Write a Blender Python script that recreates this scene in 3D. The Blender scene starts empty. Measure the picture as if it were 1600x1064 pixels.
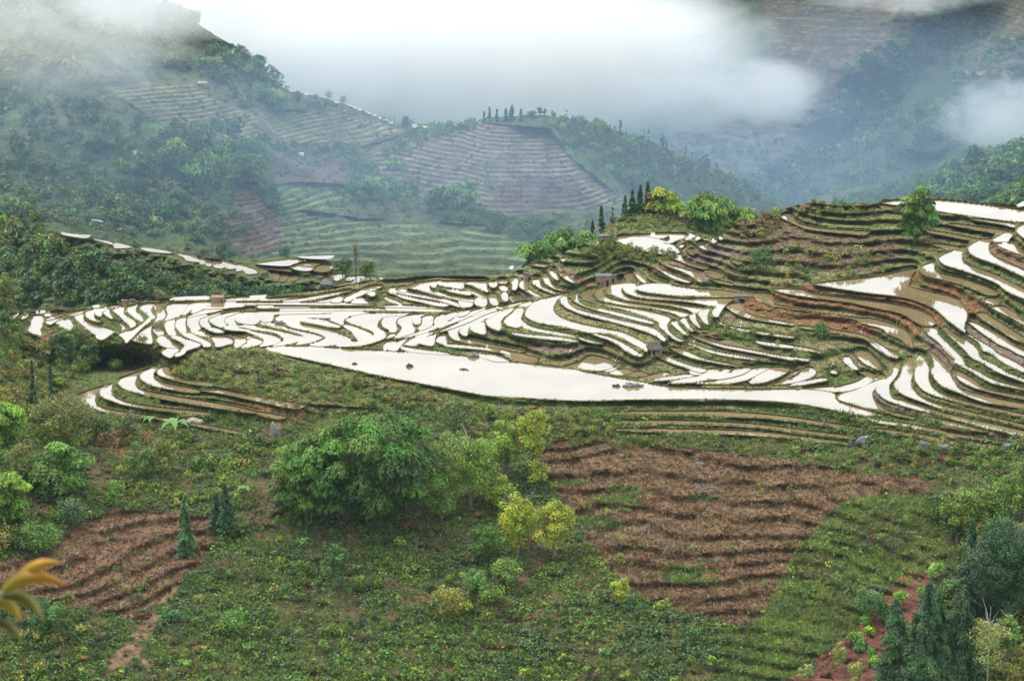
import bpy, math, random
import numpy as np
from mathutils import Vector, Matrix
random.seed(7); rng = np.random.default_rng(7)
R = math.radians
scene = bpy.context.scene
# --- camera ---------------------------------------------------------------------------------------
cam = bpy.data.objects.new('camera', bpy.data.cameras.new('camera')); scene.collection.objects.link(cam)
cam.location = (0, 0, 115); cam.rotation_euler = (R(90 - 13), 0, 0)
cam.data.sensor_width = 36; cam.data.lens = 36 * 3209 / 1600; cam.data.clip_start = .1; cam.data.clip_end = 9000
cam.data.dof.use_dof = True; cam.data.dof.focus_distance = 470; cam.data.dof.aperture_fstop = 5.6
scene.camera = cam
# --- overcast sky ---------------------------------------------------------------------------------
world = bpy.data.worlds.new('World'); scene.world = world; world.use_nodes = True
nt = world.node_tree; nt.nodes.clear()
def N(nt, t, **kw):
    n = nt.nodes.new(t)
    for k, v in kw.items():
        if k.startswith('i_'): n.inputs[k[2:].replace('_', ' ')].default_value = v
        else: setattr(n, k, v)
    return n
SUN_EL, SUN_AZ = 62, -60                       # degrees; azimuth from +Y towards +X
sky = N(nt, 'ShaderNodeTexSky', sky_type='NISHITA', sun_disc=False, sun_elevation=R(SUN_EL), sun_rotation=R(SUN_AZ), air_density=1., dust_density=4., ozone_density=1.)
bg = N(nt, 'ShaderNodeBackground', i_Strength=.12)
tc = N(nt, 'ShaderNodeTexCoord'); mp = N(nt, 'ShaderNodeMapping'); mp.inputs['Scale'].default_value = (1, 1, 3)
ns = N(nt, 'ShaderNodeTexNoise', i_Scale=3., i_Detail=5.); rp = N(nt, 'ShaderNodeValToRGB')
rp.color_ramp.elements[0].position = .3; rp.color_ramp.elements[0].color = (9.8, 10.8, 11.5, 1)
rp.color_ramp.elements[1].position = .7; rp.color_ramp.elements[1].color = (10.5, 11.4, 12.0, 1)
mx = N(nt, 'ShaderNodeMixRGB'); mx.inputs[0].default_value = .92
# the cloud deck is brightest overhead and over the far end of the valley
sx = N(nt, 'ShaderNodeSeparateXYZ'); up = N(nt, 'ShaderNodeMapRange'); up.inputs[1].default_value = .0; up.inputs[2].default_value = 1.; up.inputs[3].default_value = .42; up.inputs[4].default_value = 1.15
fw = N(nt, 'ShaderNodeMapRange'); fw.inputs[1].default_value = .1; fw.inputs[2].default_value = .95; fw.inputs[3].default_value = 0.; fw.inputs[4].default_value = .30
ad = N(nt, 'ShaderNodeMath', operation='ADD'); sc = N(nt, 'ShaderNodeVectorMath', operation='SCALE')
out = N(nt, 'ShaderNodeOutputWorld')
for a, b in ((tc.outputs['Generated'], mp.inputs[0]), (mp.outputs[0], ns.inputs['Vector']), (ns.outputs[0], rp.inputs[0]), (sky.outputs[0], mx.inputs[1]), (tc.outputs['Generated'], sx.inputs[0]),
             (sx.outputs['Z'], up.inputs[0]), (sx.outputs['Y'], fw.inputs[0]), (up.outputs[0], ad.inputs[0]), (fw.outputs[0], ad.inputs[1]), (rp.outputs[0], sc.inputs[0]), (ad.outputs[0], sc.inputs['Scale']),
             (sc.outputs[0], mx.inputs[2]), (mx.outputs[0], bg.inputs[0]), (bg.outputs[0], out.inputs[0])): nt.links.new(a, b)
sun = bpy.data.objects.new('sun', bpy.data.lights.new('sun', 'SUN')); scene.collection.objects.link(sun)
sun.data.energy = 1.5; sun.data.angle = R(14); sun.data.color = (1, .97, .93)
d = Vector((math.sin(R(SUN_AZ)) * math.cos(R(SUN_EL)), math.cos(R(SUN_AZ)) * math.cos(R(SUN_EL)), math.sin(R(SUN_EL))))
sun.rotation_euler = d.to_track_quat('Z', 'Y').to_euler()
scene.view_settings.view_transform = 'Standard'; scene.view_settings.look = 'None'
scene.view_settings.exposure = 0.70; scene.view_settings.gamma = 1
scene.cycles.volume_bounces = 3; scene.cycles.max_bounces = 5; scene.cycles.diffuse_bounces = 2; scene.cycles.glossy_bounces = 2
scene.cycles.transparent_max_bounces = 8; scene.cycles.volume_max_steps = 256
# --- outlines of the flooded paddies (frame letter, then x,y in that enlarged frame) -------------
FRM = dict(A=(0,440,6.65),B=(200,440,6.65),C=(400,420,6.65),D=(600,420,6.65),E=(760,350,6.65),F=(800,430,6.65),
           G=(960,350,6.65),H=(1000,430,6.65),I=(1140,300,6.65),J=(1360,300,6.65),K=(1160,430,6.65),L=(1360,430,6.65),
           M=(1360,540,6.65),N=(1160,540,6.65),O=(960,520,6.65),P=(760,500,6.65),Q=(0,532,4.0),R=(0,266,4.0),
           S=(400,266,4.0),T=(400,0,4.0),X=(0,0,1.0))
PADDY = """
X 412,543 430,540 480,540 560,546 640,550 730,556 800,566 870,572 960,590 1000,597 1050,605 1100,607 1160,608 1235,608 1304,613 1303,619 1306,625 1319,630 1355,641 1380,648 1346,648 1310,641 1265,631 1220,626 1160,623 1095,622 960,623 940,625 880,624 805,619 760,617 735,612 650,596 600,587 560,578 480,560 430,550
A 315,355 455,350 450,395 430,430 430,470 405,495 415,520 430,550 340,535 260,485 335,425 315,380
A 95,350 165,332 190,330 150,370 105,400 92,375
A 185,345 240,330 235,350 200,365
A 215,370 290,345 260,370 225,385
A 345,325 400,308 480,308 400,325
A 475,350 520,332 570,328 550,350 490,358
A 480,388 600,345 655,335 610,365 500,395
A 485,410 590,368 650,380 560,410 530,440 487,430
A 580,425 640,400 725,390 755,460 800,515 740,498 650,465
A 705,332 800,310 880,300 860,318 745,350
A 778,350 868,322 862,385 870,410 1000,460 1090,480 1185,520 1140,545 1080,590 1040,600 1000,570 1010,550 940,510 880,465 840,420 790,385
A 890,345 920,300 1000,283 965,330 968,380 1060,410 1000,405 920,380
A 993,320 1010,290 1110,270 1090,290 1050,315 1050,360 1000,345
A 1070,315 1125,283 1130,335 1165,380 1105,350
A 1165,290 1290,262 1270,320 1290,355 1350,385 1415,435 1385,465 1360,475 1345,440 1290,400 1250,350 1200,315
A 1295,290 1340,250 1420,245 1400,290 1410,330 1450,350 1490,400 1470,410 1430,390 1370,340 1310,305
A 1115,260 1200,245 1260,245 1200,262 1130,265
A 970,258 1030,250 1025,262 980,266
A 1235,425 1290,460 1310,488 1260,495 1280,470
A 320,640 400,655 470,670 515,745 430,700
A 225,728 270,738 360,805 470,815 380,832 310,795
B 108,262 150,228 285,226 232,268 232,320 278,365 265,385 225,365 180,310
B -95,545 50,500 180,420 218,380 240,385 225,410 150,460 60,555 10,605 -20,632 -25,600 -60,570
B 262,262 320,222 400,225 360,260 370,310 385,360 360,385 320,395 275,410 310,370 312,330 290,290
B 400,235 620,228 600,265 570,300 560,335 520,355 450,380 380,400 410,360 420,320 400,280
B 575,345 570,310 620,250 650,225 740,212 1000,212 1596,226 1596,236 900,228 880,235 760,245 680,265 640,300 600,330
B 655,325 680,285 740,260 820,250 740,300 690,318
B 830,270 890,242 1050,242 1180,252 1080,260 980,272
B 640,360 690,330 790,300 800,283 960,285 900,305 830,318 770,335 720,340
B 160,500 240,460 225,520 245,600 255,640 150,625 45,600 90,560
B 262,480 285,490 370,495 365,560 310,548 275,520
B 390,430 485,405 470,450 480,510 500,555 440,558 410,520 390,470
B 495,420 540,395 600,385 585,420 590,480 605,528 550,530 510,480 495,450
B 610,400 640,370 740,345 840,345 760,370 735,390 722,430 745,480 750,495 650,495 625,450
B 745,400 800,365 900,335 990,310 900,350 850,365 820,390 825,430 860,470 800,472 760,450
B 845,400 870,375 960,345 1060,320 1180,305 1060,345 1000,370 990,410 1010,450 1030,470 960,470 880,430
B 1010,380 1060,350 1200,320 1300,313 1150,345 1100,370 1095,410 1130,445 1060,450 1020,430
B 300,615 330,572 385,578 450,630 540,680 480,682 400,678 340,650
B 450,572 530,572 600,600 700,630 750,650 740,665 650,690 590,715 560,740 550,720 590,680 595,650 540,610
B 560,540 660,545 700,575 780,610 860,650 850,670 780,670 780,640 720,610 620,580
B 665,512 775,520 800,550 830,562 780,560 700,540
B 830,488 900,488 980,520 900,518
B 860,575 960,560 1050,590 1085,615 1080,640 1040,640 960,665 905,668 910,630
B 1070,560 1150,575 1225,600 1220,625 1170,660 1130,680 1110,670 1115,620 1115,590
B 1230,565 1330,600 1400,615 1380,640 1290,665 1200,690 1170,680 1240,640 1250,600
B 1030,480 1060,460 1130,462 1150,495 1250,510 1180,500 1100,498
B 1200,500 1350,530 1500,560 1590,600 1560,630 1500,650 1370,670 1380,650 1425,610 1400,580 1300,535
B 350,735 400,690 530,688 520,720 470,745 450,785 400,770
B 490,765 540,740 600,725 560,755 500,775
B 470,180 550,165 860,158 860,175 600,185
B 1000,168 1400,165 1380,185 1200,190 1000,195
C 0,355 300,350 800,352 1100,358 1200,362 1000,368 400,365 0,363
C 0,385 300,390 640,396 300,398 0,400
C 240,418 500,411 800,407 1200,412 1596,425 1500,428 1180,422 900,428 500,429 240,432
C -215,513 -180,483 -30,448 200,442 1100,437 1000,447 600,458 250,463 150,470 60,500 30,540 -10,573 -90,568 -160,558 -210,533
C 60,520 100,490 190,475 170,500 165,545 60,548
C 200,505 260,480 500,468 700,463 640,482 545,500 470,520 445,548 450,575 620,600 800,640 850,672 960,715 985,735 950,752 850,778 700,800 540,788 650,758 738,712 690,678 600,648 450,620 350,595 290,560 210,528
C 30,560 210,560 300,610 400,640 560,670 650,695 690,712 600,750 500,775 400,785 500,740 525,715 510,690 400,650 250,610 100,575
C -170,588 -130,581 -10,585 0,605 150,630 300,660 430,695 490,715 400,760 320,780 210,788 290,745 298,720 250,680 180,645 0,628 -80,612
C 610,498 700,478 1000,462 1130,456 970,485 850,492 740,505
C 765,525 800,510 970,492 920,515 900,545 905,580 885,575 820,545
C 500,535 560,520 700,532 760,555 850,595 800,600 620,565
C 930,525 1000,495 1250,462 1596,468 1480,480 1330,488 1280,520 1248,580 1255,610 1340,665 1350,700 1300,730 1150,780 960,800 880,800 1060,765 1180,730 1240,680 1220,640 1100,595 1000,565
C 900,575 1000,590 1100,630 1200,675 1210,690 1180,715 1060,750 1060,725 1010,690 1010,650 920,600
C 850,790 980,745 1050,755 980,780 880,810
C 1310,545 1330,505 1480,488 1560,478 1480,500 1450,530 1440,560 1470,650 1390,655 1390,625 1310,590
C 1400,675 1450,675 1420,700 1360,715
C 920,340 925,305 1000,270 1100,210 1200,180 1320,168 1280,190 1150,240 1020,300 970,330
C 780,345 860,310 900,300 880,345
C 995,345 1010,320 1100,300 1130,340 1200,352 1000,355
C 1165,265 1175,250 1235,245 1230,280
C 1375,215 1390,200 1450,190 1450,220 1440,260 1380,235
C 640,340 760,320 880,290 780,330 690,345
C 300,335 560,290 800,245 960,225 900,240 700,290 450,335
C 60,320 300,300 410,297 330,310 100,325
D 35,230 60,205 120,190 115,235 130,262 80,250
D 135,210 170,185 240,178 228,215 230,245 170,230
D 250,185 330,150 480,130 600,120 560,140 480,155 460,190 480,220 560,250 620,278 560,270 450,235 330,205
D 485,165 540,155 535,190 510,190
D 560,150 620,130 830,128 815,160 830,205 730,195 640,175
D 835,140 900,130 1080,128 1060,170 1055,200 1080,235 1000,205 940,170
D 1095,160 1100,135 1170,128 1165,190 1110,180
D 1190,125 1220,112 1280,115 1275,145 1195,142
D 1305,110 1330,90 1390,88 1385,150 1370,215 1335,212 1345,160
D 1195,180 1240,165 1280,200 1280,220 1235,232
D 1225,250 1260,235 1280,270 1285,330 1235,325
D 1300,275 1330,270 1370,330 1345,342 1310,310
D 1105,260 1155,258 1160,300 1190,370 1150,375 1105,355
D 945,330 970,292 1060,305 1065,335 1055,390 1000,385 950,365
D 775,315 830,315 915,345 915,385 850,390 795,395
D 840,190 930,215 1060,290 1055,310 960,270 860,220
D 645,208 750,215 905,258 900,268 750,242 650,220
D 600,262 700,285 850,305 935,325 925,340 760,312 620,280
D 130,225 230,245 400,270 560,300 740,350 750,365 600,330 450,300 300,275 160,250
D 150,270 250,290 400,320 640,375 600,390 450,350 330,325 220,305
D 10,285 150,345 190,365 150,365 60,330 0,300
D 0,380 300,385 600,408 400,402 0,392
D 0,412 300,415 700,433 400,435 0,425
D 145,540 170,500 300,480 430,470 380,490 320,510 290,530 285,580 315,600 315,655 250,680 130,715 100,720 190,630 195,600 150,560
D 305,550 320,520 380,500 375,540 370,570 330,570
D 355,600 400,570 410,545 400,510 430,490 510,485 500,530 498,585 450,610 370,640
D 530,520 560,490 630,465 620,510 530,575 525,550
D 640,480 700,455 780,435 880,430 800,455 750,490 690,510 640,560 560,600 450,650 350,680 250,700 180,712 330,665 500,600 600,545 645,500
D 770,490 820,460 890,440 860,470 800,490
D 700,545 760,500 850,480 920,440 1000,415 1060,400 1010,430 930,465 830,515 760,540 700,560 600,600 560,612 640,575
D 900,495 1000,440 1100,415 1200,385 1180,400 1080,430 980,475
D 860,515 960,480 1090,440 1140,425 1180,425 1060,460 960,510 850,560 740,600 690,620 570,645 640,620 740,575
D 670,640 700,620 850,570 1000,510 1100,465 1220,430 1180,470 1100,510 1020,520 900,580 800,610 760,640 755,680 790,740 740,730 690,700 680,660
D 790,640 860,600 1000,540 1040,520 1020,540 900,590 870,610 862,650 865,692 820,680 795,660
D 895,620 930,590 1050,550 1045,600 1058,680 1000,665 930,645
D 1060,540 1110,520 1200,460 1340,415 1320,440 1260,480 1215,520 1205,570 1210,640 1150,620 1085,590 1075,565
D 1250,530 1300,480 1340,455 1390,415 1450,420 1425,480 1415,530 1425,600 1340,600 1260,570
D 1420,385 1500,360 1540,345 1500,385
D 1200,405 1250,385 1400,350 1480,340 1340,380 1240,412
D 0,760 130,745 120,775 0,850
D 35,835 150,750 240,720 170,790 150,830 110,850
D 215,780 290,720 400,680 520,650 480,670 370,750 335,795 260,790
D 360,765 440,720 540,682 520,720 515,795 450,785
D 540,750 560,700 635,685 640,740 645,775 590,770
D 790,735 900,740 1070,780 1330,830 1420,845 1330,840 1080,800 900,765
D 640,785 800,790 1000,810 1200,835 1400,890 1560,935 1540,950 1350,900 1180,850 950,820 700,805
D 170,810 400,840 600,860 650,880 400,870 230,850
D 950,880 1080,890 1290,955 1280,965 1150,960 1020,920
D 1370,870 1450,895 1560,940 1530,975 1400,930 1340,890
E 1000,258 1070,235 1070,285 1155,330 1090,295
E 1100,225 1160,188 1135,240
E 780,360 815,350 810,385 785,380
E 700,393 745,393 748,425 800,490 770,485 730,430
E 470,415 540,410 620,430 610,438 500,422
E 668,480 690,478 720,515 745,580 690,550 665,510
E 755,510 820,510 860,570 925,610 860,590 800,550
E 580,510 630,510 670,625 720,660 830,690 750,680 650,640 600,600
E 465,605 490,575 550,575 550,650 640,680 720,720 620,690 520,640
E 345,650 350,610 380,570 400,570 395,620 440,690 580,760 500,735 440,700
E 335,730 400,790 370,780
E 240,450 275,438 270,465 250,465
F 128,400 180,330 250,270 480,205 640,172 500,215 450,270 418,345 440,400 520,450 700,505 900,545 1005,560 910,592 820,595 700,565 520,525 280,490 160,440
F 1015,562 1150,590 1250,640 1370,700 1400,730 1400,790 1330,745 1190,670 1120,630 1020,600 930,592
F 490,265 520,230 565,220 570,270 600,320 700,370 850,405 1000,445 1200,490 1420,540 1480,560 1596,660 1580,690 1500,620 1370,570 1200,520 1000,465 850,430 700,390 560,330
F 600,225 650,195 690,175 672,225 684,275 750,312 900,345 1080,385 1250,430 1450,480 1470,500 1350,480 1200,440 1000,390 800,335 680,285
F 700,200 740,165 840,140 815,190 830,240 870,285 1000,300 1200,335 1330,355 1600,420 1650,455 1610,500 1605,530 1620,580 1680,635 1780,685 1700,670 1600,590 1520,520 1532,485 1440,435 1330,400 1150,345 1000,310 860,280 750,240
F 845,180 870,150 980,110 1060,100 960,130 935,165 950,210 1000,245 1150,275 1350,300 1600,350 1720,370 1850,400 1770,438 1700,395 1600,365 1350,320 1150,305 1000,270 900,250
F 965,150 1000,120 1150,95 1230,98 1140,120 1125,155 1150,200 1200,235 1350,260 1596,285 1800,325 1960,350 1890,400 1870,370 1790,335 1600,300 1350,275 1200,255 1050,200
F 1150,140 1180,110 1290,97 1275,140 1290,190 1400,212 1600,232 1720,246 1900,246 2285,250 2210,290 2095,322 1950,285 1750,258 1600,247 1400,232 1270,210 1190,180
F 830,600 930,615 1060,660 1160,710 1290,790 1355,835 1310,843 1180,780 1100,710 1000,660 900,630
F 950,730 1000,745 1100,800 1050,795 960,760
F 690,640 800,670 920,705 850,700 720,665
F 100,480 150,520 300,560 500,590 640,630 600,635 450,610 280,585 150,555 100,530
F 0,595 200,625 500,650 640,680 450,665 200,640 0,610
F 0,830 100,860 240,890 200,905 60,890 0,850
F 745,880 800,830 900,845 1000,885 830,935 700,960 570,945 680,915
F 750,965 860,940 1000,905 1070,890 1060,945 980,980 880,988
F 950,990 1070,960 1110,915 1130,915 1120,950 1020,1000
F 1030,1010 1160,970 1240,1005 1170,1030 1080,1030
F 1200,1035 1300,995 1400,1030 1300,1050
G 245,665 300,635 400,625 520,628 700,655 900,680 1100,690 1300,720 1440,725 1640,720 1622,765 1645,825 1500,775 1440,740 1380,745 1100,745 800,740 600,735 450,715 320,700
G 5,120 350,128 440,150 530,175 600,220 680,275 690,290 620,308 500,305 340,285 200,240 80,200 5,175
G 200,112 370,108 550,112 550,128 460,150 360,125
G 400,98 560,95 760,95 765,120 700,145 630,170 590,195 555,185 585,160 580,130 555,108
G 780,105 840,105 850,120 760,165 740,160 785,125
G 840,170 870,125 910,130 880,155
G 675,235 720,205 735,210 700,245
G 930,140 970,150 975,160 930,158
G 865,220 950,200 945,240 955,265 900,245
G 745,275 830,252 820,290 832,310 780,300
G 580,335 690,308 690,345 705,378 750,390 900,440 980,440 940,460 830,435 700,385 620,355
G 475,385 560,355 555,395 560,425 650,450 850,500 900,520 905,600 860,570 750,500 640,460 560,430
G 375,418 450,400 440,430 460,460 560,510 700,570 800,595 760,605 600,560 450,460
G 1000,165 1055,150 1055,190 1020,190
G 1085,135 1120,125 1120,160 1095,155
G 945,475 1050,490 1130,530 1120,550 1000,545 950,510
G 1140,455 1250,510 1380,545 1300,530 1170,490
G 1215,370 1320,400 1310,420 1230,385
G 18,590 40,565 75,560 85,620 40,620
G 108,545 130,510 195,495 185,550 215,615 160,610
G 220,500 255,490 260,540 330,605 290,600 230,545
G 295,480 325,470 345,540 450,590 500,605 570,610 550,625 480,605 380,575 330,525
G 1030,580 1200,610 1220,620 1130,610
G 1150,665 1400,710 1440,715 1250,700
H 750,375 780,330 830,305 900,295 870,320 820,400 810,430 760,420
H 605,405 630,375 720,355 700,400 690,440 705,510 660,480 630,430
H 510,430 540,405 580,403 570,450 635,550 560,500
H 415,460 440,445 485,440 480,480 560,585 500,550 430,480
H 320,485 380,465 385,510 500,625 430,590 350,520
H 895,325 970,292 1065,290 1065,350 1100,400 1250,440 1600,505 1600,515 1250,462 1095,430 1000,395
H 800,460 820,455 840,500 1000,545 1100,560 1300,590 1596,635 1596,650 1300,610 1060,575 830,505
H 655,565 700,580 690,587
H 575,635 650,650 850,725 1000,745 1300,805 1500,840 1596,870 1596,880 1300,820 1000,765 850,740 620,660
H 485,702 550,712 700,770 900,810 1060,835 1200,870 1100,860 900,835 700,790 600,740
H 345,755 420,765 600,840 700,875 900,910 1020,935 850,915 700,885 560,860 430,810
H 175,830 250,828 330,870 500,930 700,985 650,1010 550,990 480,950 320,905
H 1240,700 1450,720 1596,745 1596,755 1300,720
I 525,245 560,225 660,220 645,265 665,300 740,345 900,375 1200,400 1410,430 1400,440 1200,420 900,390 750,360 640,305 560,270
J 505,815 560,760 670,718 655,790 668,840 900,885 1100,950 1290,1020 1320,1060 1200,1060 1000,965 830,915 660,880 560,850
J 705,700 760,650 900,595 1000,562 950,620 945,680 960,745 1100,790 1300,860 1450,940 1596,1010 1800,1120 1800,1170 1596,1100 1450,1040 1370,990 1340,950 1200,890 1050,835 900,790 760,745
J 1015,590 1060,540 1150,500 1270,480 1225,540 1215,590 1250,660 1400,720 1550,790 1700,860 1900,960 1900,1000 1700,930 1550,850 1500,830 1400,780 1270,725 1150,690 1050,645
J 1275,505 1350,450 1500,405 1470,450 1430,500 1430,515 1300,515
J 1305,532 1480,530 1510,580 1596,640 1800,730 1800,760 1596,658 1500,620 1390,580
J 1520,400 1560,365 1596,350 1700,330 1650,420 1700,520 1596,470 1540,430
J 110,105 300,85 650,80 850,95 1100,120 1450,170 1596,195 1800,225 1800,260 1596,255 1520,270 1490,298 1300,280 1000,235 750,200 600,170 350,140
J 1090,280 1200,285 1350,310 1500,325 1505,355 1480,360 1400,332 1200,300
J 850,335 950,340 1200,375 1400,410 1340,430 1200,400 950,355
J 620,410 700,415 900,445 1100,490 1150,495 1050,495 850,455 640,425
J 660,540 760,550 900,585 880,600 780,575
J 1520,140 1596,100 1700,80 1700,110 1540,155
J 1500,295 1550,265 1596,262 1750,270 1750,310 1596,300
X 1271,443 1310,439 1355,434.5 1385,430 1435,418 1425,426 1418,443 1418,449 1450,455.6 1488,464.6 1500,470.6 1510,487 1510,498 1505,507 1508,519 1489,505 1477,496 1462,480 1428,466 1402,461 1360,457 1310,449.5
X 1213,452.6 1258,452 1259,458 1295,463 1398,475 1444,487 1458,498 1463,507 1441,508 1420,494 1405,486 1360,478 1333,471 1258,462 1232,458
L 545,540 690,545 695,600 720,640 830,740 960,870 975,930 940,930 870,895 900,880 830,800 720,700 690,670 600,610 580,580
X 1195,469 1199,474 1235,481 1280,489 1325,495 1348,498 1360,497 1384,504 1405,511 1420,522 1422,538 1416,535 1404,526 1385.6,519.5 1379.5,511 1348,505 1333,494.7 1265,485 1205,476.6
K 570,522 800,548 1100,592 1260,622 1380,690 1480,760 1590,840 1570,855 1450,790 1400,710 1250,640 1100,612 800,565 570,530
K 1175,800 1210,775 1300,790 1350,840 1400,890 1440,985 1380,960 1280,920 1200,850
K 1030,850 1100,830 1150,920 1210,980 1150,970 1070,910
K 500,845 700,870 690,890 560,870
K 180,690 450,720 700,760 800,795 650,770 300,710
L 745,540 790,535 830,590 1000,680 1110,770 1120,830 1135,860 1300,935 1400,1010 1596,1078 1800,1140 1800,1165 1596,1100 1390,1027 1280,977 1160,897 1050,850 990,775 900,690 820,620
L 1010,480 1050,480 1200,550 1350,620 1480,720 1596,785 1800,880 1800,920 1596,830 1530,810 1455,760 1330,710 1310,690 1170,600 1080,530
L 985,590 1090,660 1270,760 1290,790 1350,830 1450,870 1596,960 1800,1050 1800,1090 1596,1000 1450,940 1350,880 1290,825 1220,790 1165,780 1160,740 1120,680 1050,640
L 1100,400 1140,385 1220,400 1240,430 1450,560 1596,655 1800,750 1800,780 1596,692 1480,650 1250,500 1150,440
L 1270,330 1330,315 1400,330 1480,380 1540,440 1596,475 1800,570 1800,610 1596,510 1540,470 1400,400 1290,350
L 1175,265 1210,230 1300,250 1325,305 1260,295
L 0,660 60,700 130,750 250,800 300,830 290,860 200,840 100,780 0,710
M 50,455 100,400 200,330 240,280 250,190 305,165 290,270 240,350 195,390 185,450 200,520 235,555 330,565 500,625 700,680 1000,755 1300,820 1596,885 1800,930 1800,960 1596,930 1500,925 1400,890 1250,855 1200,850 1050,800 900,765 700,705 500,660 350,620 200,570 120,530
M 235,400 320,320 350,190 385,145 390,110 440,120 435,300 405,380 430,440 500,530 700,610 1000,680 1300,750 1596,822 1800,870 1800,890 1596,842 1300,770 1000,700 700,640 530,570 380,520 290,470
M 460,340 480,200 490,85 530,90 560,150 610,235 590,310 600,370 640,450 760,510 1000,580 1300,650 1596,713 1800,760 1800,780 1596,735 1300,675 1000,600 690,520 550,460 490,390
M 640,250 675,190 640,100 595,40 680,110 740,165 790,200 830,310 870,350 880,410 930,450 1100,500 1300,550 1596,600 1800,640 1800,680 1596,640 1300,600 1150,575 900,470 770,425 700,375 640,290
M 890,260 960,290 1060,340 1140,420 1250,465 1400,490 1596,520 1800,560 1800,585 1596,545 1400,510 1200,460 1050,420 920,350 900,310
M 740,5 780,0 850,70 900,140 975,200 1000,215 1100,260 1200,320 1300,365 1450,400 1596,435 1800,490 1800,500 1596,450 1400,412 1240,378 1100,290 960,210 860,170 895,150 830,90
M 0,760 80,775 310,800 600,850 900,910 1200,965 1390,1000 1300,987 900,932 650,885 400,835 100,800
M 640,755 760,775 900,800 1000,835 1190,880 1100,877 900,832 700,790
M 0,855 300,880 600,935 850,985 1110,1050 900,1017 600,957 300,905 0,870
N 60,370 170,300 300,210 480,235 480,260 400,310 250,370 100,392
N 300,400 400,370 520,265 600,255 560,280 450,350
N 340,390 450,365 600,290 650,215 750,230 765,300 620,360 450,395
N 500,405 620,370 820,330 845,345 700,390 600,405
N 910,255 950,235 985,285 920,280
N 650,445 800,430 920,430 850,450 700,458
N 780,452 950,440 1100,400 1200,370 1300,310 1240,270 1310,270 1380,310 1350,345 1240,385 1080,430 900,460
N 890,465 1100,430 1250,390 1320,375 1280,410 1150,455 1020,475
N 1360,355 1400,330 1430,285 1490,320 1420,345
N 995,530 1040,500 1180,470 1300,410 1400,370 1495,345 1440,390 1370,440 1335,500 1360,560 1420,620 1490,675 1640,705 1800,745 1780,752 1640,722 1400,665 1250,625 1100,590 1010,560
O 790,350 870,360 960,385 930,410 850,440 770,410 800,380
O 990,365 1080,370 1090,400 960,460 860,450 940,420
O 1150,360 1205,385 1180,405 1100,435 960,485 800,512 600,512 720,480 900,455 1050,425 1130,390
O 1250,365 1400,355 1420,370 1360,415 1250,450 1100,480 1010,470 1150,430 1230,400
O 1440,355 1590,365 1500,420 1400,475 1300,500 1190,520 870,515 1000,505 1130,480 1250,460 1380,420
O 290,470 340,450 500,400 560,420 480,450 330,475
O 420,490 580,455 720,425 820,440 750,460 600,480
O 150,440 200,410 280,400 300,420 340,445 260,455
O 0,385 40,315 65,320 50,360
O 10,410 100,370 180,405 130,435 50,425
O 950,550 1300,545 1390,552 1200,558
P 0,350 100,370 230,425 100,428 0,400
P 180,345 300,370 400,405 480,445 330,430 250,385
X 955,644 1005,642 1110,642 1160,644 1235,651 1325,665.5 1345,668 1325,668.5 1295,664 1235,656.5 1190,651 1150,650 1050,647 960,646
X 962,657 1060,656 1160,660.5 1205,665 1295,677 1339,682 1339,685 1250,675.5 1190,666.5 1100,661.5 965,659.5
X 960,669 1060,670 1160,672.5 1220,677.5 1265,683 1327,691 1325,693 1220,681 1120,675.5 960,671.5
Q 480,345 560,310 650,283 600,320 588,370 600,410 700,435 800,450 950,470 1100,495 1300,530 1500,568 1540,580 1440,572 1200,522 1000,484 800,472 600,432 480,370
Q 625,330 640,290 700,268 690,320 705,355 800,390 1000,420 1300,458 1290,466 1000,432 780,400 700,372 640,350
Q 728,265 780,235 855,225 835,270 865,308 1000,332 1200,368 1400,400 1596,440 1596,450 1400,422 1100,376 870,326 780,300
Q 875,235 885,205 975,172 950,215 965,250 1100,282 1250,310 1240,326 1000,290 930,270
Q 735,245 800,215 880,190 950,165 900,195 830,215
Q 980,205 1000,170 1050,155 1060,218 1150,238 1330,270 1320,283 1100,246 1020,222
Q 1290,310 1400,310 1600,346 1780,383 1880,410 1850,426 1596,370 1400,326
Q 1600,440 1770,478 1740,488 1600,454
"""
# the lower flooded steps across the valley and on the two far ridges
PADDY2 = """
R 385,390 440,400 550,415 540,425 470,415 390,402
R 590,430 690,450 700,460 620,440
R 705,455 760,465 820,480 750,485 710,485
R 890,490 1000,500 1060,515 1020,515 920,505
R 1100,520 1180,535 1250,565 1240,572 1165,565 1150,540
R 1240,555 1285,572 1275,587 1250,587
R 1280,565 1325,580 1315,600 1290,598
R 1320,568 1400,590 1410,605 1370,612 1340,605
R 1380,570 1480,600 1470,612 1420,618
R 1450,590 1520,610 1510,625 1470,632
R 1480,588 1596,622 1620,640 1540,650 1530,630
S 30,585 160,565 240,560 330,555 240,580 200,600
S 215,600 260,575 350,570 400,575 360,600 345,628 270,625
S 355,628 380,600 450,585 485,605 450,635
S 90,625 130,632 150,650 135,690 110,690
S 150,635 190,640 205,665 175,695 145,695
S 200,640 270,655 280,665 215,700 200,700
S 420,645 560,650 550,670 500,695 480,665
S 560,665 620,670 590,690 560,690
S 0,590 180,605 200,622 60,615 0,605
S 620,655 710,670 705,682 560,715 500,722 600,690
S 400,670 460,670 420,700
S 350,642 420,662 400,675
S 280,545 470,545 460,555 330,551
S 490,735 540,740 500,746
S 720,668 745,672 750,690 730,685
S 770,670 800,680 800,695 780,690
S 815,682 830,685 835,697 820,695
"""
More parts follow.
